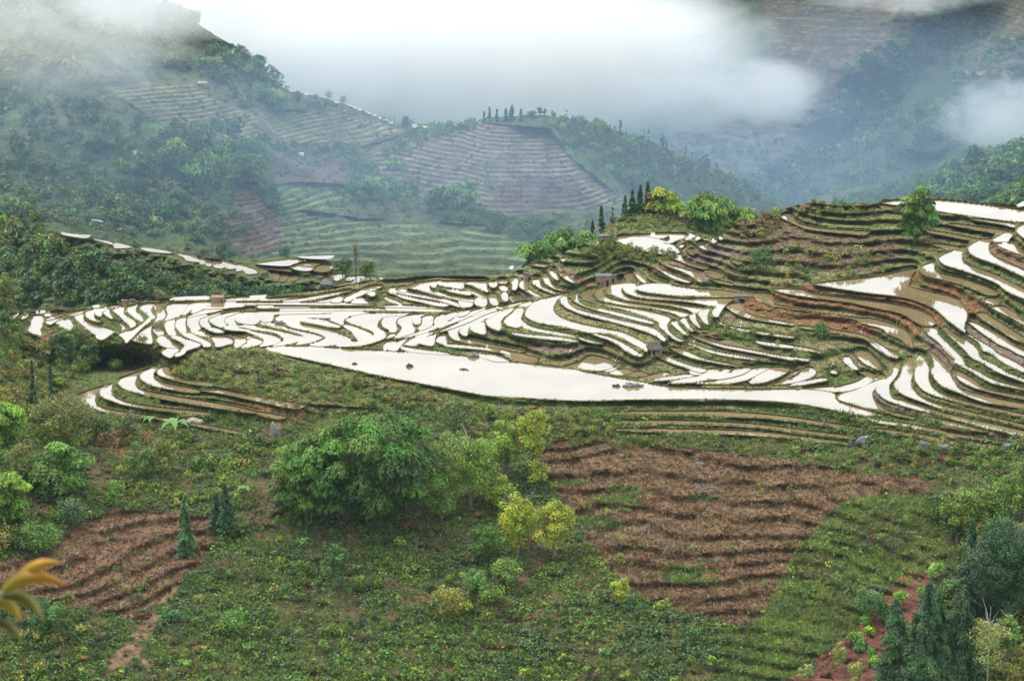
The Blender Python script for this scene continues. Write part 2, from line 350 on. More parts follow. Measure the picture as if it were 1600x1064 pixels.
PADDY3 = """
T 1025,896 1060,900 1050,909
T 1055,883 1095,885 1085,896
T 1110,870 1148,872 1138,881
T 1165,852 1200,848 1190,860
T 1165,864 1200,862 1195,871
T 1200,820 1220,815 1210,837
T 1210,842 1240,834 1225,850
T 1225,818 1245,808 1240,824
T 1252,828 1300,818 1280,836
T 1258,802 1280,798 1265,820
T 1285,797 1312,786 1300,815
T 1305,817 1320,785 1342,778 1330,812
T 1335,802 1370,797 1360,810
T 1350,787 1387,770 1375,787
T 1390,770 1418,764 1405,777
T 205,560 240,570 235,576 205,573
T 263,574 287,574 285,585 268,584
T 303,582 332,585 330,597 303,595
T 230,602 250,607 245,618 230,614
T 325,629 352,632 350,641 326,640
T 370,636 402,638 400,646 370,643
T 453,627 480,629 475,639 455,637
T 490,632 517,640 512,649 492,643
T 508,671 526,676 520,682 508,679
T 533,687 570,690 560,698 535,696
T 570,655 602,658 598,666 572,664
T 606,666 634,670 630,679 607,676
T 638,679 667,684 662,691 640,689
T 670,692 694,695 690,705 671,702
T 698,702 724,706 718,713 700,710
T 731,714 757,718 752,727 733,724
T 763,732 790,736 785,746 765,743
T 796,747 824,750 818,761 798,758
T 830,761 860,768 852,777 832,773
T 608,716 627,720 620,727 608,724
T 644,737 662,740 655,746 645,744
T 806,814 857,822 850,831 808,826
T 863,837 902,842 890,848 866,846
T 972,776 1040,777 1120,783 1152,790 1140,802 1040,803 978,801
"""
# --- camera geometry: a pixel (u, v) of the 1600 x 1064 view turned into a point of the land -------
FPX, CU, CV, CAMH, PITCH = 3209.0, 800.0, 532.0, 115.0, math.radians(13.0)
CP, SP = math.cos(PITCH), math.sin(PITCH)
def ray(u, v):
    x = (np.asarray(u, float) - CU) / FPX; y = (CV - np.asarray(v, float)) / FPX
    return x, CP + y * SP, -SP + y * CP
def at_z(u, v, z):
    dx, dy, dz = ray(u, v); t = (z - CAMH) / dz
    return np.stack([dx * t, dy * t, np.zeros_like(t) + z], -1)
def at_d(u, v, d):
    dx, dy, dz = ray(u, v); t = d / dy
    return np.stack([dx * t, dy * t, CAMH + dz * t], -1)
def project(p):
    x, y, z = p[..., 0], p[..., 1], p[..., 2] - CAMH
    f = y * CP - z * SP; up = y * SP + z * CP
    return CU + FPX * x / f, CV - FPX * up / f
def parse(txt):
    out = []
    for ln in txt.strip().splitlines():
        k, *pts = ln.split(); ox, oy, s = FRM[k]
        p = np.array([[float(a) for a in q.split(',')] for q in pts])
        out.append(p / s + np.array([ox, oy]))
    return out
def chaikin(p, n=2):
    for _ in range(n):
        a, b, c = np.roll(p, 1, 0), p, np.roll(p, -1, 0); e, f = a - b, c - b
        cs = (e * f).sum(1) / (np.linalg.norm(e, axis=1) * np.linalg.norm(f, axis=1) + 1e-9); out = []
        for i in range(len(p)):
            if cs[i] > .45: out += [b[i] + e[i] * .3, b[i], b[i] + f[i] * .3]      # pointed ends stay pointed
            else: out += [b[i] + e[i] * .25, b[i] + f[i] * .25]
        p = np.array(out)
    return p
def sharpen(p, d=7.):
    """draw the pointed ends of long thin fields out along the contour"""
    if np.ptp(p[:, 0]) < 3.0 * np.ptp(p[:, 1]) or np.ptp(p[:, 0]) > 250: return p
    a, c = np.roll(p, 1, 0), np.roll(p, -1, 0); e = (a - p) / (np.linalg.norm(a - p, axis=1)[:, None] + 1e-9); f = (c - p) / (np.linalg.norm(c - p, axis=1)[:, None] + 1e-9)
    cs = (e * f).sum(1); q = p.copy(); m = cs > .55; v = -(e + f); v /= np.linalg.norm(v, axis=1)[:, None] + 1e-9; q[m] += v[m] * min(d, .12 * np.ptp(p[:, 0])); return q
def fill_poly(grid, poly, val, x0, y0, sx, sy):
    # even-odd scanline fill into grid[row, col]; pixel centres at x0 + col*sx, y0 + row*sy
    px, py = (poly[:, 0] - x0) / sx, (poly[:, 1] - y0) / sy
    r0, r1 = max(0, int(math.ceil(py.min()))), min(grid.shape[0] - 1, int(math.floor(py.max())))
    qx, qy = np.roll(px, -1), np.roll(py, -1)
    for r in range(r0, r1 + 1):
        m = (py <= r) != (qy <= r)
        if not m.any(): continue
        xs = np.sort(px[m] + (r - py[m]) / (qy[m] - py[m]) * (qx[m] - px[m]))
        for a, b in zip(xs[::2], xs[1::2]):
            c0, c1 = max(0, int(math.ceil(a))), min(grid.shape[1] - 1, int(math.floor(b)))
            if c1 >= c0: grid[r, c0:c1 + 1] = val
def blur(a, n):
    for _ in range(n):
        p = np.pad(a, 1, mode='edge')
        a = (p[1:-1, 1:-1] * 2 + p[:-2, 1:-1] + p[2:, 1:-1] + p[1:-1, :-2] + p[1:-1, 2:]) / 6
    return a
def vnoise(x, y, seed=0):
    xi, yi = np.floor(x).astype(np.int64), np.floor(y).astype(np.int64)
    fx, fy = x - xi, y - yi; fx = fx * fx * (3 - 2 * fx); fy = fy * fy * (3 - 2 * fy)
    def h(i, j):
        n = (i * 374761393 + j * 668265263 + seed * 1442695041) & 0xffffffff
        n = ((n ^ (n >> 13)) * 1274126177) & 0xffffffff
        return ((n ^ (n >> 16)) & 0xffff) / 65535.0
    a = h(xi, yi) * (1 - fx) + h(xi + 1, yi) * fx; b = h(xi, yi + 1) * (1 - fx) + h(xi + 1, yi + 1) * fx
    return a * (1 - fy) + b * fy
def fbm(x, y, oct=4, seed=0):
    s, a, t = 0., 1., 0.
    for o in range(oct):
        s = s + a * vnoise(x * 2 ** o + 17.3 * o, y * 2 ** o - 9.1 * o, seed + o); t += a; a *= .5
    return s / t                                        # 0..1
def solve_levels(ids, polys, x0, y0, sx, sy, k=.8, gapmax=60, anchors=()):
    n = len(polys); cen = np.array([p.mean(0) for p in polys]); z = np.zeros(n); pairs = {}
    for c in range(0, ids.shape[1], 2):
        col = ids[::-1, c]; ch = np.flatnonzero(np.diff(col)); starts = np.r_[0, ch + 1]; ends = np.r_[ch, len(col) - 1]
        last, le = -1, 0
        for s, e in zip(starts, ends):
            i = col[s]
            if i < 0: continue
            if last >= 0 and i != last and s - le - 1 <= gapmax / sy:
                pairs.setdefault((last, i), []).append((s - le - 1) * sy)
            last, le = i, e
    cnt = {q: len(h) for q, h in pairs.items()}; pairs = {q: (np.percentile(h, 60), np.percentile(h, 25)) for q, h in pairs.items()}
    boost = {}
    for it in range(28):
        A = np.zeros((n, n)); b = np.zeros(n)
        dx, dy, dz = ray(cen[:, 0], cen[:, 1]); s = (z - CAMH) / dz / FPX
        zp = .36 * .16 * (600 - cen[:, 1])
        for i in range(n): A[i, i] += .15; b[i] += .15 * zp[i]
        A[0, 0] += 1e6; b[0] = 0
        for i, za, wa in anchors: A[i, i] += wa; b[i] += wa * za
        for (i, j), hs in pairs.items():
            h, hl = hs; m = cnt[(i, j)]; w = m ** .5 * (1 if h > 5 else .15); d = k * max(0, h - 1.5) * s[i]
            cap = max(.12, .95 * s[i] * hl)              # a step can never be taller than it looks
            if it > 3 and z[j] - z[i] > cap: boost[(i, j)] = min(boost.get((i, j), 1.) * 1.7, 300.)
            elif (i, j) in boost: boost[(i, j)] = max(1., boost[(i, j)] * .85)
            if boost.get((i, j), 1.) > 1.: w = m ** .5 * boost[(i, j)]; d = min(d, cap * .9)
            A[i, i] += w; A[j, j] += w; A[i, j] -= w; A[j, i] -= w; b[j] += w * d; b[i] -= w * d
        z = np.linalg.solve(A, b)
    return z
def poisson(Z, fixed, G, iters=60):
    """fill Z where not fixed so that dZ/drow follows G (rise when going UP one row); coarse to fine"""
    levels = [(Z, fixed, G)]
    while min(levels[-1][0].shape) > 24:
        z, f, g = levels[-1]; h, w = z.shape; h2, w2 = h // 2, w // 2
        fz = (z * f)[:h2 * 2, :w2 * 2].reshape(h2, 2, w2, 2).sum((1, 3)); fc = f[:h2 * 2, :w2 * 2].reshape(h2, 2, w2, 2).sum((1, 3))
        levels.append((np.where(fc > 0, fz / np.maximum(fc, 1), 0), fc > 0, g[:h2 * 2, :w2 * 2].reshape(h2, 2, w2, 2).mean((1, 3)) * 2))
    cur = None
    for z, f, g in reversed(levels):
        if cur is None: x = np.where(f, z, z[f].mean() if f.any() else 0.)
        else:
            r = np.minimum(np.arange(z.shape[0]) // 2, cur.shape[0] - 1); c = np.minimum(np.arange(z.shape[1]) // 2, cur.shape[1] - 1)
            x = cur[r][:, c]; x = np.where(f, z, x)
        n = iters * (6 if cur is None else 1)
        for _ in range(n):
            p = np.pad(x, 1, mode='edge')
            up = p[:-2, 1:-1] - g; dn = p[2:, 1:-1] + g          # row above is higher by g
            up[0] = x[0]; dn[-1] = x[-1]
            y = (up + dn) * .35 + (p[1:-1, :-2] + p[1:-1, 2:]) * .15
            x = np.where(f, z, y)
        cur = x
    return cur
# --- mesh and material helpers ---------------------------------------------------------------------
COL = scene.collection
def mesh_obj(name, verts, quads, mat, col=None, parent=None, smooth=False, tris=None, loc=None):
    me = bpy.data.meshes.new(name); verts = np.asarray(verts, np.float32)
    quads = np.asarray(quads, np.int32) if quads is not None else np.zeros((0, 4), np.int32)
    tris = np.asarray(tris, np.int32) if tris is not None else np.zeros((0, 3), np.int32)
    li = np.concatenate([quads.ravel(), tris.ravel()]); nq, ntr = len(quads), len(tris)
    st = np.concatenate([np.arange(nq) * 4, nq * 4 + np.arange(ntr) * 3]).astype(np.int32)
    me.vertices.add(len(verts)); me.vertices.foreach_set('co', verts.ravel())
    me.loops.add(len(li)); me.loops.foreach_set('vertex_index', li)
    me.polygons.add(nq + ntr); me.polygons.foreach_set('loop_start', st)
    if smooth: me.polygons.foreach_set('use_smooth', np.ones(nq + ntr, bool))
    me.update(calc_edges=True)
    if col is not None:
        a = me.color_attributes.new('col', 'FLOAT_COLOR', 'POINT'); c = np.ones((len(verts), 4), np.float32); c[:, :3] = col
        a.data.foreach_set('color', c.ravel())
    me.materials.append(mat)
    return link(bpy.data.objects.new(name, me), parent)
def link(o, parent=None):
    COL.objects.link(o)
    if parent: o.parent = parent
    return o
def tag(o, label=None, cat=None, group=None, kind=None):
    for k, v in (('label', label), ('category', cat), ('group', group), ('kind', kind)):
        if v: o[k] = v
    return o
def empty(name, loc=(0, 0, 0)):
    o = bpy.data.objects.new(name, None); o.location = loc; COL.objects.link(o); return o
def material(name, rough=.9, spec=.2, color=None, noise=None, bump=None, sheen=None, trans=0., vary=.35, band=None):
    """colour from the 'col' attribute (or one colour), broken up by noise at two scales, with bump"""
    m = bpy.data.materials.new(name); m.use_nodes = True; t = m.node_tree; b = t.nodes['Principled BSDF']; L = t.links.new
    b.inputs['Roughness'].default_value = rough; b.inputs['Specular IOR Level'].default_value = spec
    if color is None: src = N(t, 'ShaderNodeAttribute', attribute_name='col').outputs['Color']
    else:
        c = N(t, 'ShaderNodeRGB'); c.outputs[0].default_value = (*color, 1); src = c.outputs[0]
    if noise:
        g = N(t, 'ShaderNodeNewGeometry')
        for sc, amt in noise:
            n = N(t, 'ShaderNodeTexNoise', i_Scale=sc, i_Detail=4.); L(g.outputs['Position'], n.inputs['Vector'])
            r = N(t, 'ShaderNodeMapRange'); r.inputs[1].default_value = .3; r.inputs[2].default_value = .7; r.inputs[3].default_value = 1 - amt; r.inputs[4].default_value = 1 + amt
            L(n.outputs[0], r.inputs[0]); mu = N(t, 'ShaderNodeVectorMath', operation='SCALE'); L(src, mu.inputs[0]); L(r.outputs[0], mu.inputs['Scale']); src = mu.outputs[0]
    if bump:
        g = N(t, 'ShaderNodeNewGeometry'); n = N(t, 'ShaderNodeTexNoise', i_Scale=bump[0], i_Detail=5.); L(g.outputs['Position'], n.inputs['Vector'])
        bp = N(t, 'ShaderNodeBump', i_Strength=1., i_Distance=bump[1]); L(n.outputs[0], bp.inputs['Height']); L(bp.outputs[0], b.inputs['Normal'])
    L(src, b.inputs['Base Color'])
    if trans:
        o = t.nodes['Material Output']; tr = N(t, 'ShaderNodeBsdfTranslucent'); ms = N(t, 'ShaderNodeMixShader'); ms.inputs[0].default_value = trans
        L(src, tr.inputs[0]); L(b.outputs[0], ms.inputs[1]); L(tr.outputs[0], ms.inputs[2]); L(ms.outputs[0], o.inputs[0])
    return m
M_land = material('land', rough=1., spec=.1, noise=((.25, .25), (1.6, .4)), bump=(1.2, .25))
M_far = material('far_land', rough=1., spec=.0, noise=((.03, .25), (.15, .35), (.6, .4)), bump=(.4, 1.2))
M_leaf = material('leaf', rough=.55, spec=.3, trans=.14)
M_grass = material('grass_blade', rough=.8, spec=.15, trans=.2)
M_bark = material('bark', rough=.9, color=(.16, .13, .1), noise=((2., .3),))
def water_material():
    m = bpy.data.materials.new('muddy_water'); m.use_nodes = True; t = m.node_tree; b = t.nodes['Principled BSDF']; L = t.links.new
    g = N(t, 'ShaderNodeNewGeometry'); n = N(t, 'ShaderNodeTexNoise', i_Scale=.08, i_Detail=4.); L(g.outputs['Position'], n.inputs['Vector'])
    r = N(t, 'ShaderNodeValToRGB'); r.color_ramp.elements[0].color = (.19, .135, .065, 1); r.color_ramp.elements[1].color = (.27, .19, .10, 1)
    r.color_ramp.elements[0].position = .35; r.color_ramp.elements[1].position = .65
    L(n.outputs[0], r.inputs[0]); L(r.outputs[0], b.inputs['Base Color'])
    b.inputs['Roughness'].default_value = .03; b.inputs['IOR'].default_value = 3.3; b.inputs['Specular IOR Level'].default_value = .5
    w = N(t, 'ShaderNodeTexNoise', i_Scale=1.5, i_Detail=3.); L(g.outputs['Position'], w.inputs['Vector'])
    bp = N(t, 'ShaderNodeBump', i_Strength=1., i_Distance=.0012); L(w.outputs[0], bp.inputs['Height']); L(bp.outputs[0], b.inputs['Normal'])
    return m
M_water = water_material()
def grow(p, a):                                        # push an outline outwards by a pixels
    e = np.roll(p, -1, 0) - np.roll(p, 1, 0); n = np.stack([e[:, 1], -e[:, 0]], 1); n /= np.linalg.norm(n, axis=1)[:, None] + 1e-9
    area = 0.5 * np.sum(p[:, 0] * np.roll(p[:, 1], -1) - np.roll(p[:, 0], -1) * p[:, 1])
    return p + n * a * (1 if area > 0 else -1)
def water_sheet(p, z):
    v = at_z(p[:, 0], p[:, 1], z); c = v.mean(0); me = bpy.data.meshes.new('paddy_water')
    me.from_pydata([tuple(q - c) for q in v], [], [tuple(range(len(v)))]); me.materials.append(M_water); me.update()
    if me.polygons[0].normal.z < 0: me.flip_normals()
    o = bpy.data.objects.new('paddy_water', me); o.location = c; COL.objects.link(o); o['kind'] = 'structure'
    return o
def grid_faces(h, w, mask=None):
    i = np.arange(h * w).reshape(h, w); q = np.stack([i[:-1, :-1], i[1:, :-1], i[1:, 1:], i[:-1, 1:]], -1)
    if mask is not None: q = q[mask[:-1, :-1] & mask[1:, :-1] & mask[1:, 1:] & mask[:-1, 1:]]
    return q.reshape(-1, 4)
def compact(v, q, c=None):
    used = np.zeros(len(v), bool); used[q.ravel()] = True; new = np.cumsum(used) - 1
    return v[used], new[q], (c[used] if c is not None else None)
# --- the near land: pond, paddies, hills and the slope below, as one relief --------------------------
P1 = [chaikin(grow(chaikin(sharpen(p) if i else p, 1), .9 if i == 0 or p[:, 0].mean() > 830 or p[:, 1].mean() > 565 else 1.35), 1) for i, p in enumerate(parse(PADDY))]
SIL1 = np.array([(-200, 470), (0, 487), (60, 485), (160, 476), (270, 467), (340, 462), (430, 461), (520, 452), (570, 440), (610, 434), (660, 431), (700, 430), (760, 431), (790, 428), (815, 420),
    (830, 410), (850, 406), (880, 394), (905, 385), (925, 378), (936, 370), (965, 365), (1010, 363.5), (1050, 362), (1080, 363), (1105, 368), (1113, 373), (1128, 367), (1140, 359), (1152, 348), (1180, 340),
    (1215, 330), (1238, 322), (1262, 316), (1300, 318), (1340, 320), (1368, 318), (1380, 311), (1420, 309), (1470, 309), (1530, 315), (1590, 320), (1640, 330), (1800, 345)], float)
U0, U1, DU = -400., 2000., 1.25
VB = [(300., 712., 1.0), (713., 1150., 2.0)]
us = np.arange(U0, U1 + .1, DU)
vs = np.concatenate([np.arange(a, b + .1, s) for a, b, s in VB])
# solve on a regular 1.25 x 1 grid, then resample the lower part
vr = np.arange(300., 1231., 1.); ids = -np.ones((len(vr), len(us)), np.int32)
for i, p in enumerate(P1): fill_poly(ids, p, i, U0, 300., DU, 1.)
Z1 = solve_levels(ids, P1, U0, 300., DU, 1., anchors=((len(P1) - 3, .9, 60.), (1, 2.2, 20.)))
UU, VV = np.meshgrid(us, vr)
dx, dy, dz = ray(UU, VV)
def rise_rate(U, V):
    k = np.full(U.shape, .78)
    k = np.where(V > 640, .78 - .10 * np.clip((V - 640) / 200, 0, 1), k)
    # bushy knoll left of the pond, hill behind the upper pond, gully on the left
    for (cx, cy, rx, ry, kk) in ((420, 590, 170, 40, .62), (150, 560, 130, 45, .35), (60, 560, 90, 60, .45), (60, 700, 160, 90, .6)):
        w = np.exp(-(((U - cx) / rx) ** 2 + ((V - cy) / ry) ** 2) * 1.2); k = k * (1 - w) + kk * w
    return k
wat = ids >= 0
Zf = np.where(wat, Z1[ids], 0.).astype(np.float64)
scale = -CAMH / dz / FPX                                # metres per pixel on the way down
Zs = poisson(Zf, wat, rise_rate(UU, VV) * np.clip(scale, .08, .2), 70)
m = ~wat
sm = blur(Zs, 3); Zs = np.where(m & (blur(wat.astype(float), 3) < .02), sm, Zs)
# ledges of the dry fields and small bumps of the ground
def zone(poly, soft, U=None, V=None):
    g = np.zeros((len(vr), len(us)), np.float32); fill_poly(g, np.array(poly, float), 1, U0, 300., DU, 1.)
    return blur(g, soft)
RAG = fbm(UU / 22, VV / 9, 5, 141)
def ragged(z, a=1.7): return np.clip((z + (RAG - .5) * a - .5) * 4 + .5, 0, 1)
BROWN = zone([(840,716),(870,690),(1060,698),(1180,712),(1330,735),(1460,752),(1445,772),(1335,776),(1290,805),(1240,872),(1190,965),(1150,978),(1010,935),(950,890),(890,800),(850,740)], 6)
GRASSY = zone([(1335,776),(1450,772),(1500,810),(1475,880),(1400,925),(1340,990),(1260,1020),(1250,1150),(1120,1150),(1120,1000),(1190,965),(1240,872),(1290,805)], 6)
LBROWN = zone([(-420,890),(60,870),(130,812),(200,795),(345,812),(335,860),(290,900),(240,950),(235,985),(150,948),(60,930),(-420,930)], 5)
LTRACK = zone([(240,945),(285,905),(262,950),(230,1000),(200,1040),(150,1064),(170,1030),(215,985)], 3) + zone([(195,1005),(205,1008),(240,1040),(235,1048)], 2)
RSOIL = zone([(1225,1064),(1300,1012),(1390,920),(1410,895),(1465,900),(1440,950),(1380,1030),(1360,1150),(1200,1150)], 4)
RED1 = zone([(150,668),(200,672),(270,680),(262,712),(215,722),(165,705),(145,680)], 4) + zone([(345,635),(470,628),(480,650),(425,678),(400,672),(420,660),(350,640)], 3)
KNOLL = zone([(270,590),(300,555),(350,548),(415,548),(520,580),(620,605),(700,625),(700,640),(600,640),(440,630),(320,600)], 5)
DRY1 = zone([(1140,352),(1215,332),(1240,345),(1300,365),(1410,372),(1405,395),(1300,395),(1290,420),(1200,400),(1150,372)], 5) + zone([(1260,395),(1350,400),(1420,390),(1370,425),(1280,425)], 8)
BROWN, GRASSY, LBROWN, RSOIL, RED1 = (ragged(blur(z, 26)) for z in (BROWN, GRASSY, LBROWN, RSOIL, RED1)); LTRACK = np.clip(blur(LTRACK, 3), 0, 1) * np.clip(RAG * 3 - .6, .2, .9)
STRIP = np.clip(sum(zone(p, 2) for p in ([(942,762),(965,757),(1000,762),(1012,772),(985,774),(950,769)], [(925,778),(960,773),(1005,782),(1000,789),(950,786)], [(860,750),(900,748),(920,756),(880,760)], [(890,805),(960,808),(975,826),(900,830)], [(1040,880),(1110,890),(1120,910),(1060,915),(1030,900)], [(1070,772),(1120,774),(1110,782),(1075,780)])), 0, 1)
BROWN = BROWN * (1 - STRIP); GRASSY = np.maximum(GRASSY, STRIP)
MUD = sum(zone(p, 1) for p in (
    [(885,538),(912,542),(920,546),(922,552),(915,556),(900,553),(870,551),(828,547),(826,537)],
    [(1090,516),(1130,530),(1195,548),(1190,562),(1160,556),(1120,545),(1088,528)],
    [(1361,610),(1366,625),(1400,640),(1448,652),(1455,648),(1440,640),(1400,630),(1375,620),(1366,608)],
    [(1540,668),(1560,672),(1600,684),(1660,690),(1660,700),(1580,690),(1538,678)], [(1450,672),(1500,680),(1555,694),(1555,702),(1500,690),(1448,680)],
    [(1508,500),(1520,506),(1560,530),(1600,558),(1660,590),(1660,605),(1600,575),(1545,545),(1510,520)],
    [(1442,522),(1452,528),(1475,545),(1490,562),(1492,575),(1500,598),(1560,612),(1660,630),(1660,640),(1560,622),(1496,608),(1488,590),(1470,560),(1445,538)],
    [(1545,382),(1560,380),(1600,398),(1660,430),(1660,450),(1600,422),(1560,402),(1543,390)], [(1575,355),(1600,362),(1660,380),(1660,395),(1600,375)],
    [(1520,341),(1560,347),(1590,354),(1585,362),(1540,354),(1518,350)],
    [(1025,412),(1060,420),(1100,435),(1115,440),(1100,442),(1070,435),(1030,422)], [(1043,403),(1080,412),(1105,430),(1110,440),(1090,430),(1050,412)],
    [(1065,392),(1110,402),(1130,410),(1110,417),(1080,412),(1064,402)], [(1083,385),(1120,392),(1140,400),(1130,405),(1090,398)], [(1103,377),(1150,388),(1175,398),(1160,400),(1110,390)],
    [(1266,413),(1350,416),(1348,424),(1268,422)], [(812,450),(830,456),(842,468),(830,468),(810,458)], [(884,420),(900,428),(925,442),(930,450),(905,445),(880,425)],
    [(40,540),(70,532),(80,545),(60,560),(40,552)], [(60,520),(90,518),(110,530),(90,538),(60,532)], [(450,625),(480,633),(470,645),(430,640),(420,630)]))
MUD = np.clip(MUD, 0, 1)
RUST = np.clip(sum(zone(p, 2) for p in (
    [(1160,478),(1175,460),(1200,470),(1300,490),(1380,500),(1385,528),(1350,532),(1300,520),(1200,500),(1165,490)],
    [(1195,462),(1215,448),(1260,455),(1330,468),(1430,488),(1440,520),(1425,525),(1400,500),(1330,485),(1240,478)],
    [(1255,452),(1262,440),(1300,446),(1400,460),(1450,475),(1475,495),(1470,512),(1440,500),(1400,475),(1300,462),(1258,458)],
    [(1415,440),(1430,424),(1480,440),(1520,460),(1540,480),(1525,505),(1505,490),(1490,470),(1450,458),(1418,448)])), 0, 1)
DX, DY, DZ = ray(UU, VV)
T = (Zs - CAMH) / DZ; X = DX * T; Y = DY * T
n1 = fbm(X / 9, Y / 9, 4, 3); n2 = fbm(X / 2.2, Y / 2.2, 3, 9); n3 = fbm(X / 28, Y / 40, 3, 21)
land = (~wat)
far_w = blur(wat.astype(np.float32), 8); free = np.clip(1 - far_w * 4, 0, 1) * land
def terr(z, step, sharp, ph):
    q = z / step + ph; f = q - np.floor(q); g = np.clip((f - sharp) / (1 - sharp), 0, 1)
    return (np.floor(q) + g * g * (3 - 2 * g) - ph) * step
Zt = terr(Zs, 1.35, .5, n3 * 3.4 + .5 * n1)
wt = np.clip((BROWN * .66 + LBROWN * .62) * np.clip(n1 * 2.4, .3, 1.2) + GRASSY * .36 + .32 * np.clip((VV - 640) / 30, 0, 1), 0, 1) * free
fr4 = np.clip(1 - blur(wat.astype(np.float32), 3) * 5, 0, 1) * land; ph2 = (n3 - .5) * 1.2; Zt2 = terr(Zs, 1.5, .5, ph2); wt2 = .9 * fr4 * (1 - np.clip((VV - 632) / 10, 0, 1)) * (1 - np.clip(KNOLL, 0, 1)) * (UU > 250)
F2 = (Zs / 1.5 + ph2) % 1
Zd = Zs + (Zt - Zs) * wt; Zd = Zd + (Zt2 - Zs) * wt2
Zd = Zd + free * ((n1 - .5) * (1.6 - wt2) + (n2 - .5) * .5)
Zd = Zd - 7. * np.exp(-(((UU - 165) / 100) ** 2 + ((VV - 566) / 20) ** 2) * 1.3) * free
Zd = Zd + KNOLL * land * (n1 - .3) * 1.5
lip = (~wat) & (blur(wat.astype(np.float32), 1) > 0.01)
wf = wat.astype(np.float32); lip |= (~wat) & (np.roll(wf, 2, 0) > 0)                    # a bund stands in front of each sheet
Zd = np.where(lip, Zs + .2, Zd); Zd = np.where(wat, Zs - .45, Zd)
Zd = np.where(land & ~lip, Zd + (n2 - .5) * .35, Zd)
# colours of the bare surface
def mixc(a, b, t): return a * (1 - t[..., None]) + np.array(b, float) * t[..., None]
one = np.ones(UU.shape)
C = one[..., None] * np.array([.085, .115, .03]); C = mixc(C, (.135, .105, .045), np.clip(n1 * 2.2 - .75, 0, 1)); C = mixc(C, (.06, .1, .025), np.clip(n3 * 2 - .8, 0, 1) * .6)
low = np.clip((VV - 650) / 40, 0, 1)
C = mixc(C, (.045, .05, .022), low * .85); C = mixc(C, (.10, .065, .04), low * np.clip(fbm(UU / 50, VV / 30, 4, 207) * 6 - 3.4, 0, 1) * .9); C = mixc(C, (.11, .07, .04), low * np.clip(n3 * 3 - 1.7, 0, 1) * .8)  # soil under the scrub darkened, painting shade into the gaps between leaves
C = mixc(C, (.19, .16, .07), wt2 * ((F2 > .02) & (F2 < .22)) * .75); C = mixc(C, (.22, .155, .09), wt2 * ((F2 > .22) & (F2 < .46)) * (n3 > .5) * .8)
C = mixc(C, (.17, .10, .06), MUD * .9); C = mixc(C, (.15, .115, .10), MUD * np.clip(n3 * 3 - 1.2, 0, 1))
C = mixc(C, (.20, .09, .04), RUST * .8 * np.clip(n1 * 2.5 - .4, .25, 1)); C = mixc(C, (.13, .085, .05), DRY1 * .85)
C = mixc(C, (.115, .068, .042), BROWN * .92); C = mixc(C, (.2, .125, .065), BROWN * np.clip(n2 * 3 - 1.3, 0, 1) * .7); C = mixc(C, (.08, .09, .035), BROWN * np.clip(n3 * 4 - 2.3, 0, 1) * .8)
C = mixc(C, (.075, .1, .03), GRASSY * .7); C = mixc(C, (.15, .085, .055), LBROWN * .95); C = mixc(C, (.24, .14, .08), LTRACK * .8)
C = mixc(C, (.14, .06, .04), np.clip(RSOIL, 0, 1)); C = mixc(C, (.2, .085, .05), np.clip(RED1, 0, 1) * .9)
C = np.where(lip[..., None], np.array([.2, .185, .07]) * (0.65 + .6 * n2[..., None]), C)
C = np.where(wat[..., None], np.array([.2, .14, .08]), C)
# rows kept; behind the skyline of the sheet the land falls away
silv = np.interp(us, SIL1[:, 0], SIL1[:, 1]); silr = np.ceil(silv - 300).astype(int)
T = (Zd - CAMH) / DZ; X = DX * T; Y = DY * T
for k in range(1, 16):
    r = silr - k; ok = r >= 0; c = np.flatnonzero(ok); r = r[c]; s = silr[c]
    yy = Y[s, c] + 1.2 * k ** 1.7; X[r, c] = X[s, c] * yy / Y[s, c]; Y[r, c] = yy; Zd[r, c] = Zd[s, c] - .5 * k ** 1.75
rows = np.arange(len(vr)); keep = (rows[:, None] >= silr[None] - 15)
rsel = np.r_[np.arange(0, 420), np.arange(420, len(vr), 2)]
V1 = np.stack([X, Y, Zd], -1)[rsel]; K1 = keep[rsel]; C1 = C[rsel]
v, q, c = compact(V1.reshape(-1, 3), grid_faces(V1.shape[0], V1.shape[1], K1), C1.reshape(-1, 3))
q = q[:, ::1]
land_o = tag(mesh_obj('ground', v, q, M_land, c, smooth=True), kind='structure')
for p, z in zip(P1, Z1):
    if p[:, 0].max() > U0: water_sheet(p, z)
A = np.stack([X, Y, Zd], -1)
def on1(u, v):
    """point of the near land seen at pixel (u, v)"""
    u = np.atleast_1d(np.asarray(u, float)); v = np.atleast_1d(np.asarray(v, float))
    c = np.clip((u - U0) / DU, 0, len(us) - 1.001); r = np.clip(v - 300, 0, len(vr) - 1.001); c0 = c.astype(int); r0 = r.astype(int)
    fc = (c - c0)[:, None]; fr = (r - r0)[:, None]
    return A[r0, c0] * (1 - fr) * (1 - fc) + A[r0, c0 + 1] * (1 - fr) * fc + A[r0 + 1, c0] * fr * (1 - fc) + A[r0 + 1, c0 + 1] * fr * fc
